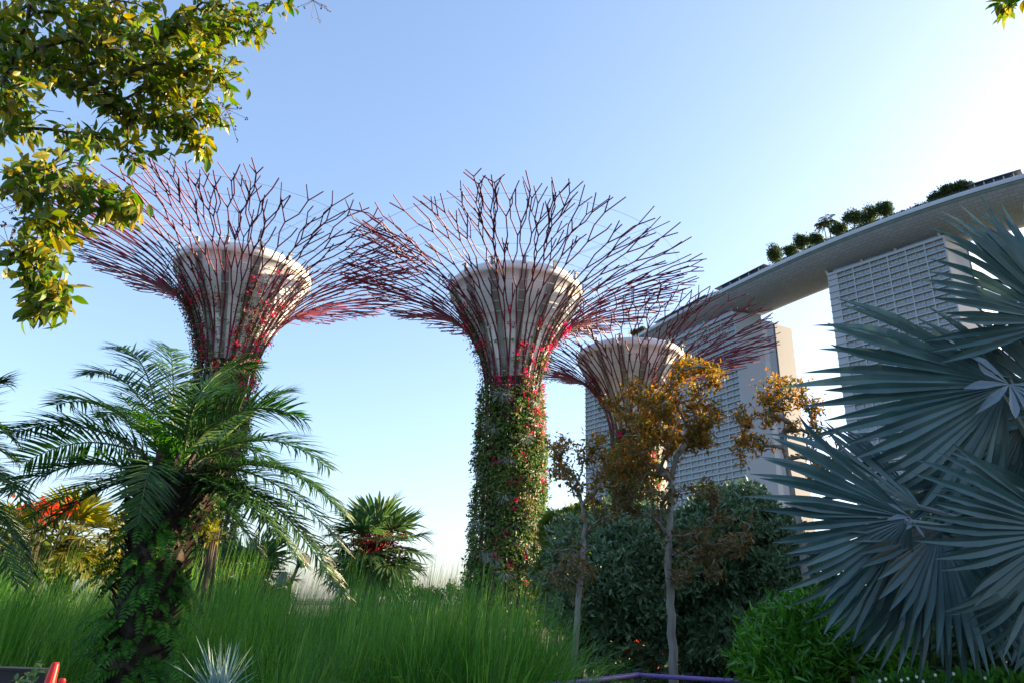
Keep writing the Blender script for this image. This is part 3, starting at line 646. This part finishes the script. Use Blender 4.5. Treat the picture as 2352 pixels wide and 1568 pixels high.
# trees added beyond the right hand edge, mostly unseen, to shade the bed
def bigtree(x, y, h, rad, label, n=13000):
    t = thing('added_shade_tree', (x, y, 0), label, 'tree', 'dense trees added to shade the bed'); m_ = MB()
    m_.tube([(x, y, 0), (x+.1, y, h*.3), (x-.1, y, h*.7)], [.28, .22, .12], 8)
    for i in range(7):
        a = i*.9; m_.tube(bez([(x, y, h*.25), (x+math.cos(a)*rad*.3, y+math.sin(a)*rad*.3, h*.4), (x+math.cos(a)*rad*.7, y+math.sin(a)*rad*.7, h*.62)], np.linspace(0, 1, 6)), np.linspace(.1, .03, 6), 5)
    m_.build('trunk', M['darkbark'], t); m_ = MB(); leafball(m_, (x, y, h*.52), (rad, rad, h*.5), n, .22, .5, lobes=16, shell=.3); m_.build('crown', M['darktree'], t)
for x, y, h, r_, lab in [(9.6, 11.5, 6.2, 2.8, 'dense dark tree added for shade behind the silver palm, nearest of the row'), (13.6, 15, 6.6, 3.1, 'dense dark tree added for shade behind the silver palm, second of the row'), (11.5, 7.0, 6.4, 3.2, 'unseen dense tree added for shade just outside the frame by the silver palm'), (17, 10.5, 7.2, 3.6, 'unseen dense tree added for shade outside the frame beyond the palm'), (12.0, 2.0, 6.2, 3.2, 'unseen dense tree added for shade outside the frame beside the viewer')]: bigtree(x, y, h, r_, lab)

# ------------------------------------------------------------------ overhanging branches in the near corners
LEAF5 = ((0, .06), (.12, .45), (.35, .95), (.6, .92), (.82, .5), (1, .04))
def overhang():
    trunk = [(-6.4, 3.4, 0), (-6.3, 3.4, 1.5), (-6.0, 3.45, 3.4), (-5.4, 3.5, 5.0), (-4.6, 3.6, 6.2)]
    t = thing('overhanging_tree', (-6.4, 3.4, 0), 'leafy tree hanging into the top corner with green and yellow glossy leaves', 'tree')
    bl = [(110, 60, 150, 100, 3.7, .5, 64), (290, 60, 150, 100, 3.8, .5, 84), (420, 130, 110, 90, 3.9, .4, 74), (500, 40, 70, 60, 3.9, .3, 30), (60, 170, 90, 70, 3.6, .4, 26), (250, 180, 120, 60, 3.8, .4, 36),
          (420, 235, 75, 45, 3.9, .3, 26), (330, 270, 40, 40, 3.9, .2, 9), (280, 280, 28, 45, 3.7, .2, 8), (575, 60, 28, 40, 4.0, .15, 7), (450, 340, 22, 22, 3.9, .1, 4), (640, 8, 35, 8, 4, .2, 4), (400, 300, 35, 25, 3.9, .2, 6), (10, 260, 18, 70, 3.5, .2, 8), (490, 260, 20, 30, 3.9, .1, 5)]
    bl2 = [(90, 420, 90, 45, 3.3, .3, 22), (190, 420, 50, 60, 3.35, .25, 18), (265, 470, 40, 28, 3.35, .2, 9), (130, 520, 70, 55, 3.3, .3, 20), (110, 610, 45, 60, 3.25, .2, 14), (110, 690, 28, 40, 3.25, .15, 7), (40, 580, 25, 30, 3.25, .1, 4), (190, 330, 25, 40, 3.4, .2, 6)]
    for hx, hy, l_ in [(150, 250, 110), (215, 260, 90), (300, 300, 90), (365, 300, 60), (430, 270, 60), (465, 290, 70), (500, 230, 60), (545, 140, 40), (520, 180, 50), (20, 230, 120), (70, 260, 60), (600, 40, 50), (150, 660, 60), (85, 660, 70), (255, 440, 60), (300, 470, 25)]:
        bl.append((hx, hy+l_*.5, 10, l_*.5, 3.8 if hy < 400 else 3.3, .08, 4))
    tr = np.array(trunk); s = np.linspace(0, 4, 14); tr = np.stack([np.interp(s, np.arange(5), tr[:, i]) for i in range(3)], 1)
    m_, nd, pr_, en = grow(tr, .11, np.concatenate([blobpts(bl), blobpts(bl2)]), .12, .06, .0026, .012); m_.build('trunk', M['darkbark'], t, smooth=True)
    m_ = MB(); twigleaves(m_, nd, pr_, en, 10, .09, .42, .07, 5, .6, LEAF5); m_.build('crown', M['overhang'], t)
    # reddish seed sprays among the leaves
    m_ = MB()
    for px, py, Y in [(40, 470, 3.3), (20, 560, 3.3), (520, 250, 3.9), (585, 60, 4), (720, 2, 4), (60, 520, 3.3), (475, 210, 3.9)]:
        q = at(px, py, Y)
        for i in range(16):
            e = q+rng.normal(size=3)*.07; m_.tube([q, e], .0016, 3); m_.leaves(e+rng.normal(size=(4, 3))*.006, rdir(4), rdir(4), .016, .012)
    m_.build('seed_spray', M['root'], t)
overhang()
def sprig():
    t = thing('corner_tree', (4.6, 3.8, 0), 'tree dipping a small leafy sprig into the far top corner', 'tree')
    tr = [(4.6, 3.8, 0), (4.5, 3.8, 2), (4.3, 3.8, 4), (4.0, 3.8, 5.6)]; tr = np.array(tr); s = np.linspace(0, 3, 12); tr = np.stack([np.interp(s, np.arange(4), tr[:, i]) for i in range(3)], 1)
    m_, nd, pr_, en = grow(tr, .09, blobpts([(2325, 25, 38, 22, 3.7, .15, 5), (2450, -60, 85, 60, 3.8, .4, 50), (2620, -150, 160, 120, 3.9, .7, 110)]), .12, .05, .0028); m_.build('trunk', M['darkbark'], t, smooth=True)
    m_ = MB(); twigleaves(m_, nd, pr_, en, 9, .10, .42, .05, 4, .5, LEAF5); m_.build('crown', M['overhang'], t)
sprig()

# ------------------------------------------------------------------ feather palms
def frond(parent, base, ctrl, tip, n=44, Lm=.36, Wd=.013, roll=0., mat='date', seed=0):
    u = np.linspace(0, 1, 16); q = bez([base, ctrl, tip], u); rc = MB().tube(q, np.linspace(.013, .003, 16), 5)
    s = np.linspace(.16, .995, n); p = bez([base, ctrl, tip], s); tg = nrm(2*(1-s)[:, None]*(np.array(ctrl)-base)+2*s[:, None]*(np.array(tip)-np.array(ctrl)))
    side = nrm(np.cross(tg, [0, 0, 1.])+1e-4); up = np.cross(side, tg); side, up = side*math.cos(roll)+up*math.sin(roll), up*math.cos(roll)-side*math.sin(roll)
    m_ = MB(); L = Lm*np.clip(np.sin(np.pi*(.12+.80*s))**.7, .15, 1)
    for sg in (-1, 1):
        k = rng.normal(size=(n, 3))*.10; rk = rng.random(n) < .97
        D = nrm(tg*(.55+.5*s)[:, None] + side*sg*.95 + up*(.35-.1*s)[:, None]*rng.uniform(.4, 1.5, n)[:, None] + k)
        m_.leaves((p+rng.normal(size=(n, 3))*.004)[rk], D[rk], (up+side*sg*-.3)[rk], (L*rng.uniform(.85, 1.1, n))[rk], Wd*1.5, prof=((0, .5), (.25, 1), (.6, .75), (1, .04)), fold=.45, curl=rng.uniform(.1, .42, n)[rk])
    f = m_.build('frond', M[mat], parent); rc.build('stalk', M['rachis'], f); return f
def palm_trunk(t, pts, r0, r1, stubs):
    P = np.array(pts); s = np.linspace(0, 1, 20); q = np.stack([np.interp(s, np.linspace(0, 1, len(P)), P[:, i]) for i in range(3)], 1)
    MB().tube(q, np.linspace(r0, r1, 20), 14).build('trunk', M['palmbark'], t, smooth=True); m_ = MB(); n = stubs
    f = np.linspace(.02, 1, n); a = np.arange(n)*2.39996; c = np.stack([np.interp(f, s, q[:, i]) for i in range(3)], 1); rr = r0+(r1-r0)*f
    o = np.stack([np.cos(a), np.sin(a), 0*a], 1); L = .10+.16*f**3+rng.uniform(0, .06, n)
    m_.leaves(c+o*rr[:, None]*.92, o*.75+np.array([0, 0, .8])+rng.normal(size=(n, 3))*.15, o*-.6+np.array([0, 0, 1.]), L, .10, prof=((0, 1), (.4, .7), (.8, .45), (1, .3)), fold=.5, curl=-.1)
    m_.build('leaf_bases', M['stub'], t)
def date_palm():
    Y = 6.0; top = at(395, 1110, Y); base = at(303, 1568, Y); b0 = np.array([top[0]+.03, Y, 0.])
    t = thing('date_palm', tuple(b0), 'date palm with shaggy fern covered trunk in front of the grass', 'palm', 'feather palms')
    palm_trunk(t, [b0, (top[0]-.01, Y, 1.2), (top[0], Y, top[2]-.35), tuple(top+np.array([0, 0, -.02]))], .17, .26, 560)
    hub = top+np.array([0, 0, .02])
    L = [((215, 925), (40, 992), -.1, .0), ((240, 1000), (10, 1130), -.4, -.5), ((330, 830), (205, 860), .2, .3), ((360, 800), (270, 800), .5, .6), ((450, 800), (590, 850), .3, .6), ((540, 870), (700, 965), .0, .1),
         ((590, 930), (755, 1075), -.2, -.3), ((600, 985), (775, 1165), .2, .2), ((610, 1060), (770, 1345), -.2, -.3), ((560, 1090), (700, 1300), -.5, -.6), ((345, 1000), (318, 1200), -.5, -.6), ((260, 1070), (100, 1215), -.2, -.2),
         ((610, 1040), (800, 1380), -.1, -.2), ((640, 1000), (790, 1180), -.4, -.5), ((430, 880), (500, 900), -.3, -.7), ((330, 900), (240, 960), .6, 1.), ((500, 950), (650, 1080), .6, 1.),
         ((230, 960), (60, 1060), .3, .4), ((600, 1010), (790, 1260), 0, 0), ((260, 880), (130, 930), .3, .5), ((400, 830), (390, 800), .3, .6),
         ((250, 1050), (60, 1200), .4, .6), ((480, 1090), (600, 1270), .5, .7), ((620, 900), (650, 900), .9, 1.2), ((540, 1080), (640, 1240), -.3, -.4)]
    for i, (c_, e_, dc, de) in enumerate(L): frond(t, hub+rng.normal(size=3)*.05, at(*c_, Y+dc), at(*e_, Y+de), n=56, Lm=rng.uniform(.33, .43), roll=rng.normal()*.3)
    # spear leaves
    for i in range(3): frond(t, hub, hub+np.array([rng.normal()*.1, rng.normal()*.1, .3]), hub+np.array([rng.normal()*.3, -.3+rng.normal()*.2, .5]), n=36, Lm=.26, mat='fern')
    # ferns rooted among the old leaf bases
    for i in range(46):
        z = (rng.uniform(.6, 2.3) if i < 42 else rng.uniform(1.9, 2.3)); a = rng.uniform(-math.pi*1.05, .05*math.pi); o = np.array([math.cos(a), math.sin(a), 0]); p0 = np.array([top[0], Y, z])+o*.2
        m_ = MB()
        for k_ in range(4):
            ln = rng.uniform(.12, .27); d = o+np.array([rng.normal()*.6, rng.normal()*.2, .1+rng.normal()*.35]); pk = p0+rng.normal(size=3)*np.array([.05, .02, .09]); s = np.linspace(0, 1, 13); q = bez([pk, pk+d*ln*.6+np.array([0, 0, .05]), pk+d*ln*.8+np.array([0, 0, -ln*.6])], s); tg = nrm(np.gradient(q, axis=0)); sd = nrm(np.cross(tg, o+np.array([0, 0, .6]))); m_.tube(q, .002, 3)
            for sg in (-1, 1): m_.leaves(q, tg*.5+sd*sg, np.cross(sd, tg), ln*.32*np.sin(np.pi*(.22+.75*s))**.8, ln*.09, fold=.1, curl=.2)
        m_.build('fern', M['fern'], t)
date_palm()
def side_palm():
    hub = at(-190, 1120, 5.6); t = thing('side_palm', (hub[0], 5.6, 0), 'feather palm mostly outside the frame, fronds at the left edge', 'palm', 'feather palms'); t['label'] = 'feather palm mostly hidden beyond the frame edge, only its frond tips showing'
    palm_trunk(t, [(hub[0], 5.6, 0), (hub[0], 5.6, hub[2])], .18, .22, 120)
    for c_, e_, dc, de in [((-60, 900), (30, 1010), 0, 0), ((-40, 1000), (60, 1160), -.2, -.3), ((-20, 1080), (75, 1320), 0, 0), ((-50, 860), (10, 880), .3, .4), ((-60, 1060), (55, 1260), .4, .5), ((-80, 960), (40, 1060), .4, .6), ((-60, 1120), (40, 1340), -.4, -.5), ((-300, 900), (-420, 1000), 0, 0), ((-200, 880), (-190, 800), .3, .6), ((-80, 1000), (30, 1120), .2, .2)]:
        frond(t, hub, at(*c_, 5.6+dc), at(*e_, 5.6+de), n=46, Lm=.36, roll=rng.normal()*.2)
side_palm()

# ------------------------------------------------------------------ fan palms
FANP = ((0, .02), (.34, .35), (.68, .70), (.80, .58), (.91, .32), (.97, .14), (1, .02))
def fan_leaf(parent, hub, tip, face, spread, nseg, mat, stalk_from=None, cup=.12, droop=.12, smat='rachis', jit=.03, pleat=.35, name='fan_leaf', split=1., wmul=1., r_st=.018, fold_fan=0.):
    hub = np.asarray(hub, float); tip = np.asarray(tip, float); Rr = np.linalg.norm(tip-hub); m = (tip-hub)/Rr; n_ = np.asarray(face, float); n_ = nrm(n_-m*np.dot(n_, m)); sd = np.cross(n_, m)
    a = np.linspace(-R(spread), R(spread), nseg)+rng.normal(size=nseg)*jit*.3
    D = nrm(np.cos(a)[:, None]*m+np.sin(a)[:, None]*sd + n_*(cup+fold_fan*np.abs(a)[:, None]/R(spread)) + rng.normal(size=(nseg, 3))*jit*.35)
    L = Rr*(1-.22*(np.abs(a)/R(180))**1.5)*rng.uniform(.92, 1.04, nseg); da = 2*R(spread)/nseg
    Nn = n_ - D*(D@n_)[:, None]
    pr = [(t, w*split if t > .5 else w) for t, w in FANP]; 
    f = MB(); f.leaves(hub+np.zeros((nseg, 3)), D, Nn, L, L*da*wmul*1.02, prof=[(t, w*1.05) for t, w in pr], fold=pleat, curl=droop*(.7+.5*np.sin(a*1.7+nseg)), tipdroop=rng.normal(size=nseg)*droop*.9+droop*.5)
    # droop under own weight
    fo = f.build(name, mat, parent)
    if stalk_from is not None:
        q = bez([stalk_from, (np.asarray(stalk_from)*.5+hub*.5)+np.array([0, 0, .12*Rr]), hub+m*Rr*.06-n_*.004], np.linspace(0, 1, 9)); MB().tube(q, np.linspace(r_st*1.5, r_st*.8, 9), 6).build('stalk', M[smat], fo)
    return fo
def silver_palm():
    crown = at(2520, 1330, 4.9); t = thing('silver_fan_palm', (crown[0], 4.9, 0), 'big silver blue fan palm filling the side, with broad pleated leaves', 'palm', 'fan palms')
    palm_trunk(t, [(crown[0], 4.9, 0), (crown[0], 4.9, crown[2])], .24, .24, 120); S = M['silverfan']
    V = lambda x, y, z: np.array([x, y, z], float)
    # (hub px, Y), (tip px, Y), facing, half spread, segments, cup, droop
    for (hx, hy, hY), (tx, ty, tY), face, spr, ns, cup, dr, ff in [
        ((2312, 885, 4.3), (1992, 1040, 4.15), V(.3, -1, -.05), 66, 28, .0, .22, -.18),
        ((2330, 870, 4.6), (2085, 745, 4.6), V(.6, -1, .5), 34, 14, .06, .10, 0),
        ((2440, 740, 4.25), (2190, 540, 4.0), V(.5, -1, -.3), 52, 22, .0, .10, -.12),
        ((2480, 800, 4.5), (2290, 460, 4.6), V(.5, -1, .1), 50, 19, .05, .08, 0),
        ((2092, 1188, 4.1), (1818, 1322, 3.95), V(.3, -1, -.05), 70, 30, .0, .22, -.15),
        ((2120, 1170, 4.4), (1850, 1010, 4.4), V(.5, -1, .6), 45, 16, .08, .10, 0),
        ((2160, 1215, 4.3), (2215, 1550, 4.1), V(.1, -1, -.7), 72, 27, .08, .0, .0),
        ((2130, 1215, 4.5), (1925, 1450, 4.5), V(.1, -1, .45), 55, 26, .1, .10, .0),
        ((2440, 1215, 3.7), (2215, 1352, 3.55), V(.4, -1, -.3), 58, 22, .0, .16, -.1),
        ((2480, 1180, 4.0), (2235, 1440, 4.0), V(.1, -1, -.4), 60, 28, .08, .08, .1),
        ((2340, 1090, 5.2), (1990, 1110, 5.2), V(.2, -1, .7), 70, 25, .05, .1, .1),
        ((2420, 1000, 5.0), (2130, 1130, 5.0), V(.2, -1, -.2), 70, 25, .05, .1, .1),
        ((2360, 960, 4.75), (2090, 1080, 4.7), V(.1, -1, -.5), 70, 27, .05, .2, .0),
        ((2470, 950, 4.7), (2260, 700, 4.8), V(.2, -1, -.3), 80, 28, .05, .05, .1),
        ((2430, 700, 4.8), (2290, 800, 4.8), V(.1, -1, -.4), 85, 28, .05, .05, .0),
        ((2400, 1330, 5.0), (2330, 1570, 5.0), V(.0, -1, -.4), 80, 28, .05, .05, .1)]:
        fan_leaf(t, at(hx, hy, hY), at(tx, ty, tY), face, spr, ns, S, crown, cup, dr, 'silverstalk', .03, .6, fold_fan=ff, r_st=.022)
    for (hx, hy, hY), (tx, ty, tY), spr, ns in [((2318, 882, 4.2), (2318, 968, 4.1), 110, 9), ((2092, 1188, 3.98), (2060, 1205, 3.9), 50, 4)]:
        fan_leaf(t, at(hx, hy, hY), at(tx, ty, tY), (.1, -1, .35), spr, ns, M['silverpale'], None, .25, .2, jit=.08, name='crest', wmul=.62)
M['silverstalk'] = surf('pale silver stalk', (.20, .25, .24), (.15, .19, .18), 4., .5)
M['silverpale'] = leafmat('pale waxy crest', [(.13, .18, .22), (.17, .22, .26)], .1, .5)
silver_palm()

def fan_palm(px, py, Y, Rpx, label, mat, n=26, red=True, seedoff=0, spread=100, trunkw=.14, up=.2, fl='redflower', fl2='redstalk'):
    hub = at(px, py, Y); k = Y/F/.93; Rm = Rpx*k; t = thing('fan_palm', (hub[0], Y, 0), label, 'palm', 'fan palms')
    palm_trunk(t, [(hub[0], Y, 0), (hub[0], Y, hub[2])], trunkw*1.15, trunkw, 60)
    for i in range(n):
        a = i*2.39996+seedoff; e = R(78)-R(135)*((i+.5)/n)**.85 + up*.3; d = np.array([math.cos(a)*math.cos(e), math.sin(a)*math.cos(e), math.sin(e)])
        h = hub+d*Rm*.42+np.array([0, 0, -.03]); out = nrm(d+np.array([0, 0, -.25]))
        face = np.array([-math.cos(a)*math.sin(e), -math.sin(a)*math.sin(e), math.cos(e)])
        fan_leaf(t, h, h+out*Rm*.60, face, spread, 28, mat, hub, .10, .14, fl2 if red else 'rachis', .04, .3, r_st=.008*Y/9, split=.95)
    if red:
        m_ = MB()
        for i in range(34):
            a = rng.uniform(0, 6.28); e = rng.uniform(-1.0, .8); d = np.array([math.cos(a)*math.cos(e), math.sin(a)*math.cos(e), math.sin(e)]); q = hub+d*Rm*rng.uniform(.15, .42)
            for j in range(12):
                e2 = q+rng.normal(size=3)*Rm*.11; m_.tube([q, (q+e2)/2+rng.normal(size=3)*.02, e2], .006, 3, False); m_.leaves(e2+rng.normal(size=(4, 3))*.03, rdir(4), rdir(4), .06, .04)
        m_.build('flower_spray', M[fl], t)
    return t
M['rustflower'] = leafmat('rust flower spray', [(.30, .07, .03), (.22, .04, .03), (.35, .12, .04)], .3, .6)
fan_palm(862, 1262, 13.5, 132, 'stocky fan palm with dark red flower sprays rising above the grass', M['fan'], 26)
fan_palm(575, 1330, 13, 115, 'low fan palm with orange tinted flower sprays half sunk in the grass', M['fan'], 22, fl='rustflower', seedoff=1.)
fan_palm(165, 1235, 10.5, 120, 'fan palm tinted yellow green as if sunlit, behind the left of the date palm', M['fansunlit'], 24, red=False, seedoff=2.)
fan_palm(30, 1240, 12, 100, 'second sun tinted fan palm behind the edge frond tips', M['fansunlit'], 18, red=False, seedoff=.5)
def flowering(px, py, Y, label):
    c = at(px, py, Y); t = thing('flowering_shrub', (c[0], Y, 0), label, 'shrub'); st = MB(); m_ = MB(); f = MB()
    for i in range(12):
        e = c+rng.normal(size=3)*np.array([.13, .2, .04]); q = bez([(c[0]+rng.normal()*.1, Y, 0), (c[0]+rng.normal()*.15, Y, c[2]*.6), e], np.linspace(0, 1, 7)); st.tube(q, np.linspace(.02, .006, 7), 4)
        n = 20; m_.leaves(np.repeat(q[2:6], 5, 0)+rng.normal(size=(n, 3))*.08, rdir(n), rdir(n), .12, .05); n = 10; f.leaves(e+rng.normal(size=(n, 3))*.05, rdir(n), rdir(n), .06, .05)
    st.build('stems', M['darkbark'], t); m_.build('foliage', M['olive'], t); f.build('blossom', M['orangeflower'], t)
flowering(118, 1165, 9.0, 'orange red flowers showing between the palm fronds')
M['golden'] = leafmat('golden shrub leaf', [(.06, .09, .01), (.16, .15, .015), (.24, .17, .02)], .5, .5)
shrub('golden_shrub', [(290, 1220, 22, 40, 9.5, .3, 70), (490, 1225, 9, 22, 9.0, .2, 16), (275, 1310, 40, 30, 9, .3, 60)], 'golden yellow leafed shrub peeping out on both sides of the palm trunk', M['golden'], .11, 5, .3)

# ------------------------------------------------------------------ tall grass bed
def grass():
    m_ = MB(); C = []; S = []; Wd = []
    def clump(x, y, z0, n, h, sp_, K=7):
        a = rng.uniform(0, 2*math.pi, n); r = np.abs(rng.normal(0, .10, n)); lean = np.abs(rng.normal(0, 1, n))*sp_*1.6; hh = h*rng.uniform(.6, 1.16, n)
        o = np.stack([np.cos(a), np.sin(a)], 1); u = np.linspace(0, 1, K)[None]; out = r[:, None]+lean[:, None]*(u*.35+.65*u**2.2); zz = hh[:, None]*(u - .42*np.minimum(lean, 1.2)[:, None]*u**2.8)
        wind = .12*u**2
        c = np.stack([x+o[:, :1]*out+wind, y+o[:, 1:]*out, z0+zz], 2); c[:, :, :2] += np.cumsum(rng.normal(0, .016, (n, K, 2)), 1)*u[..., None]; w = rng.uniform(.007, .0155, (n, 1))*(1-u**1.8)+.0012
        sd = np.stack([-o[:, 1], o[:, 0], rng.normal(0, .2, n)], 1)+rng.normal(0, .4, (n, 3)); m_.ribbons(c, nrm(sd), w)
    def row(px0, px1, pytop0, pytop1, Y, n, blades, sp_=.42):
        n = int(n*.62); blades = int(blades*1.15)
        for i in range(n):
            f = (i+rng.uniform(.1, .9))/n; px = px0+(px1-px0)*f; Yc = Y+rng.normal()*.35; tp = at(px, pytop0+(pytop1-pytop0)*f+rng.normal()*34, Yc); clump(tp[0], Yc, 0, blades, max(.6, tp[2]), sp_*rng.uniform(.7, 1.3))
    row(-60, 1010, 1300, 1330, 10.5, 30, 420); row(-60, 1180, 1300, 1352, 9.3, 34, 480); row(-60, 1150, 1318, 1360, 8.2, 30, 520)
    row(-60, 270, 1350, 1372, 7.1, 9, 520); row(400, 1010, 1385, 1392, 7.1, 14, 540); row(-20, 240, 1440, 1440, 6.5, 5, 380)
    for px, tp, Y, n in [(1010, 1352, 6.2, 1100), (1090, 1340, 6.3, 1200), (1170, 1362, 6.2, 1200), (1230, 1400, 6.3, 900), (960, 1400, 6.0, 700), (1130, 1410, 5.7, 800), (1265, 1440, 6.6, 500)]:
        q = at(px, tp, Y); clump(q[0], Y, 0, n, q[2], .40)
    row(440, 960, 1440, 1440, 6.2, 10, 460)
    for i in range(70):                                       # loose arching blades along the front
        px = rng.uniform(-40, 1250); Y = rng.uniform(5.9, 7.6)
        if 225 < px < 440: continue
        q = at(px, rng.uniform(1330, 1430), Y); clump(q[0], Y, 0, 60, q[2], 1.0)
    o = m_.build('tall_grass', M['grass']); tag(o, 'tall arching green fountain grass filling the bed', 'grass', kind='stuff')
grass()

# ------------------------------------------------------------------ small things along the bottom edge
def rosette():
    c = at(500, 1610, 4.6); t = thing('spiky_rosette', (c[0], 4.6, 0), 'spiky rosette plant with narrow blue green blades at the bottom edge', 'plant'); n = 58
    a = rng.uniform(0, 2*math.pi, n); e = rng.uniform(.35, 1.45, n); D = np.stack([np.cos(a)*np.cos(e), np.sin(a)*np.cos(e), np.sin(e)], 1); D[:, 2] += .25
    MB().leaves(c+rng.normal(size=(n, 3))*.03, D, rng.normal(size=(n, 3))*.3+np.array([0, 0, 1.])-D*.5, rng.uniform(.24, .36, n), .013, prof=((0, .8), (.3, 1), (.7, .6), (1, .05)), fold=.4, curl=rng.uniform(-.02, .12, n)).build('blades', M['yucca'], t)
    MB().tube([(c[0], 4.6, 0), tuple(c)], [.07, .05], 8).build('stem', M['stub'], t)
rosette()
def cone():
    Y = 4.2; tp = at(129, 1520, Y); k = (Y*cp)/F; t = thing('traffic_cone', (tp[0], Y, 0), 'red plastic marker cone beside the black barrier', 'traffic cone')
    m_ = MB(); V = []
    h = tp[2]
    for z, xl, xr, d in ((0.03, -.24, .09, .16), (h*.35, -.15, .045, .10), (h-.012, -.021, .018, .020), (h, -.017, .015, .016)):
        for a in np.arange(16)*math.pi/8:
            ca, sa = math.cos(a), math.sin(a); V.append((tp[0]+(xl+xr)/2+(xr-xl)/2*ca, Y+d*sa, z))
    Q = [(i*16+j, i*16+(j+1) % 16, (i+1)*16+(j+1) % 16, (i+1)*16+j) for i in range(3) for j in range(16)]
    m_.add(V, Q, [(48, 48+j, 49+j) for j in range(1, 15)]).build('body', M['red'], t, smooth=True)
    e = at(144, 1557, Y+.15); MB().tube([(e[0], Y+.15, .02), (e[0], Y+.15, e[2]-.01), (e[0], Y+.15, e[2])], [.021, .019, .015], 10).build('rear_post', M['red'], t); MB().box((tp[0]-.04, Y, .015), (.5, .4, .03)).build('foot', M['red'], t)
cone()
def barrier():
    Y = 4.5; a = at(-120, 1531, Y); b = at(112, 1534, Y); t = thing('black_barrier', (b[0], Y, 0), 'low black metal barrier with two broad bars at the bottom edge', 'barrier')
    for dz, w in ((0, .11), (-.17, .14)):
        m_ = MB(); m_.box(((a[0]+b[0])/2, Y, a[2]-w/2+dz), (b[0]-a[0], .05, w)); m_.box(((a[0]+b[0])/2, Y-.01, a[2]+dz+.006), (b[0]-a[0], .09, .012)); m_.build('bar', M['black'], t)
    for x in (a[0]+.1, b[0]-.1): MB().box((x, Y+.06, a[2]/2), (.06, .06, a[2])).build('post', M['black'], t)
barrier()
def weed():
    c = at(62, 1610, 3.9); t = thing('leafy_weed', (c[0], 3.9, 0), 'small pale green weed in front of the black barrier', 'plant'); m_ = MB(); st = MB()
    for ex, ey in ((82, 1522), (40, 1558), (70, 1552)):
        e = at(ex, ey, 3.9); q = bez([(c[0], 3.9, .2), (c[0], 3.9, c[2]), e], np.linspace(0, 1, 12)); st.tube(q, .003, 4); n = 22; pp = q[np.clip(12-1-np.arange(n)//3, 5, 11)]; m_.leaves(pp+rng.normal(size=(n, 3))*.006, rng.normal(size=(n, 3))+np.array([0, 0, .3]), rdir(n)+np.array([0, -1, .4]), rng.uniform(.03, .045, n), .026)
    st.build('stem', M['rachis'], t); m_.build('leaves', M['weed'], t)
M['weed'] = leafmat('pale weed leaf', [(.07, .15, .05), (.12, .22, .08)], .3, .5)
weed()
def railing():
    a, b, c = at(1330, 1566, 6.3), at(1466, 1549, 7.0), at(1700, 1563.5, 6.75); t = thing('garden_railing', (b[0], b[1], 0), 'purple garden railing with a corner at the foot of the trees', 'railing')
    MB().tube([a+(a-b)*1.5, a, b], [.026, .026, .024], 10).build('handrail', M['purple'], t, smooth=True); MB().tube([b, c, c+(c-b)*.4], .02, 10).build('handrail', M['purple'], t, smooth=True)
    for q in (a, a+(b-a)*.42, b+np.array([.0, .02, 0]), b+(c-b)*.52, c):
        MB().box((q[0], q[1]+.035, q[2]/2+.02), (.07, .02, q[2]+.04)).build('post', M['purpledark'], t)
    m_ = MB()
    for z in (.25, .5, .75): m_.tube([np.array([a[0], a[1]+.02, z]), np.array([b[0], b[1]+.02, z]), np.array([c[0], c[1]+.02, z])], .008, 6)
    m_.build('lower_wire', M['purpledark'], t)
railing()
def spot():
    p = at(668, 1340, 12); t = thing('garden_spotlight', (p[0], 12, 0), 'small dark garden spotlight on a post among the grass', 'lamp'); MB().tube([(p[0], 12, 0), (p[0], 12, p[2])], .04, 8).build('post', M['black'], t)
    h = at(657, 1333, 12); MB().tube([p, h, h+np.array([-.05, -.08, .03])], [.03, .09, .11], 10).build('lamp_head', M['black'], t); h = at(690, 1290, 12); MB().tube([p, p+np.array([.08, 0, .3]), h], [.03, .03, .025], 6).build('arm', M['black'], t); MB().tube([h, h+np.array([.1, -.05, .05])], [.1, .12], 10).build('lamp_head', M['black'], t)
spot()
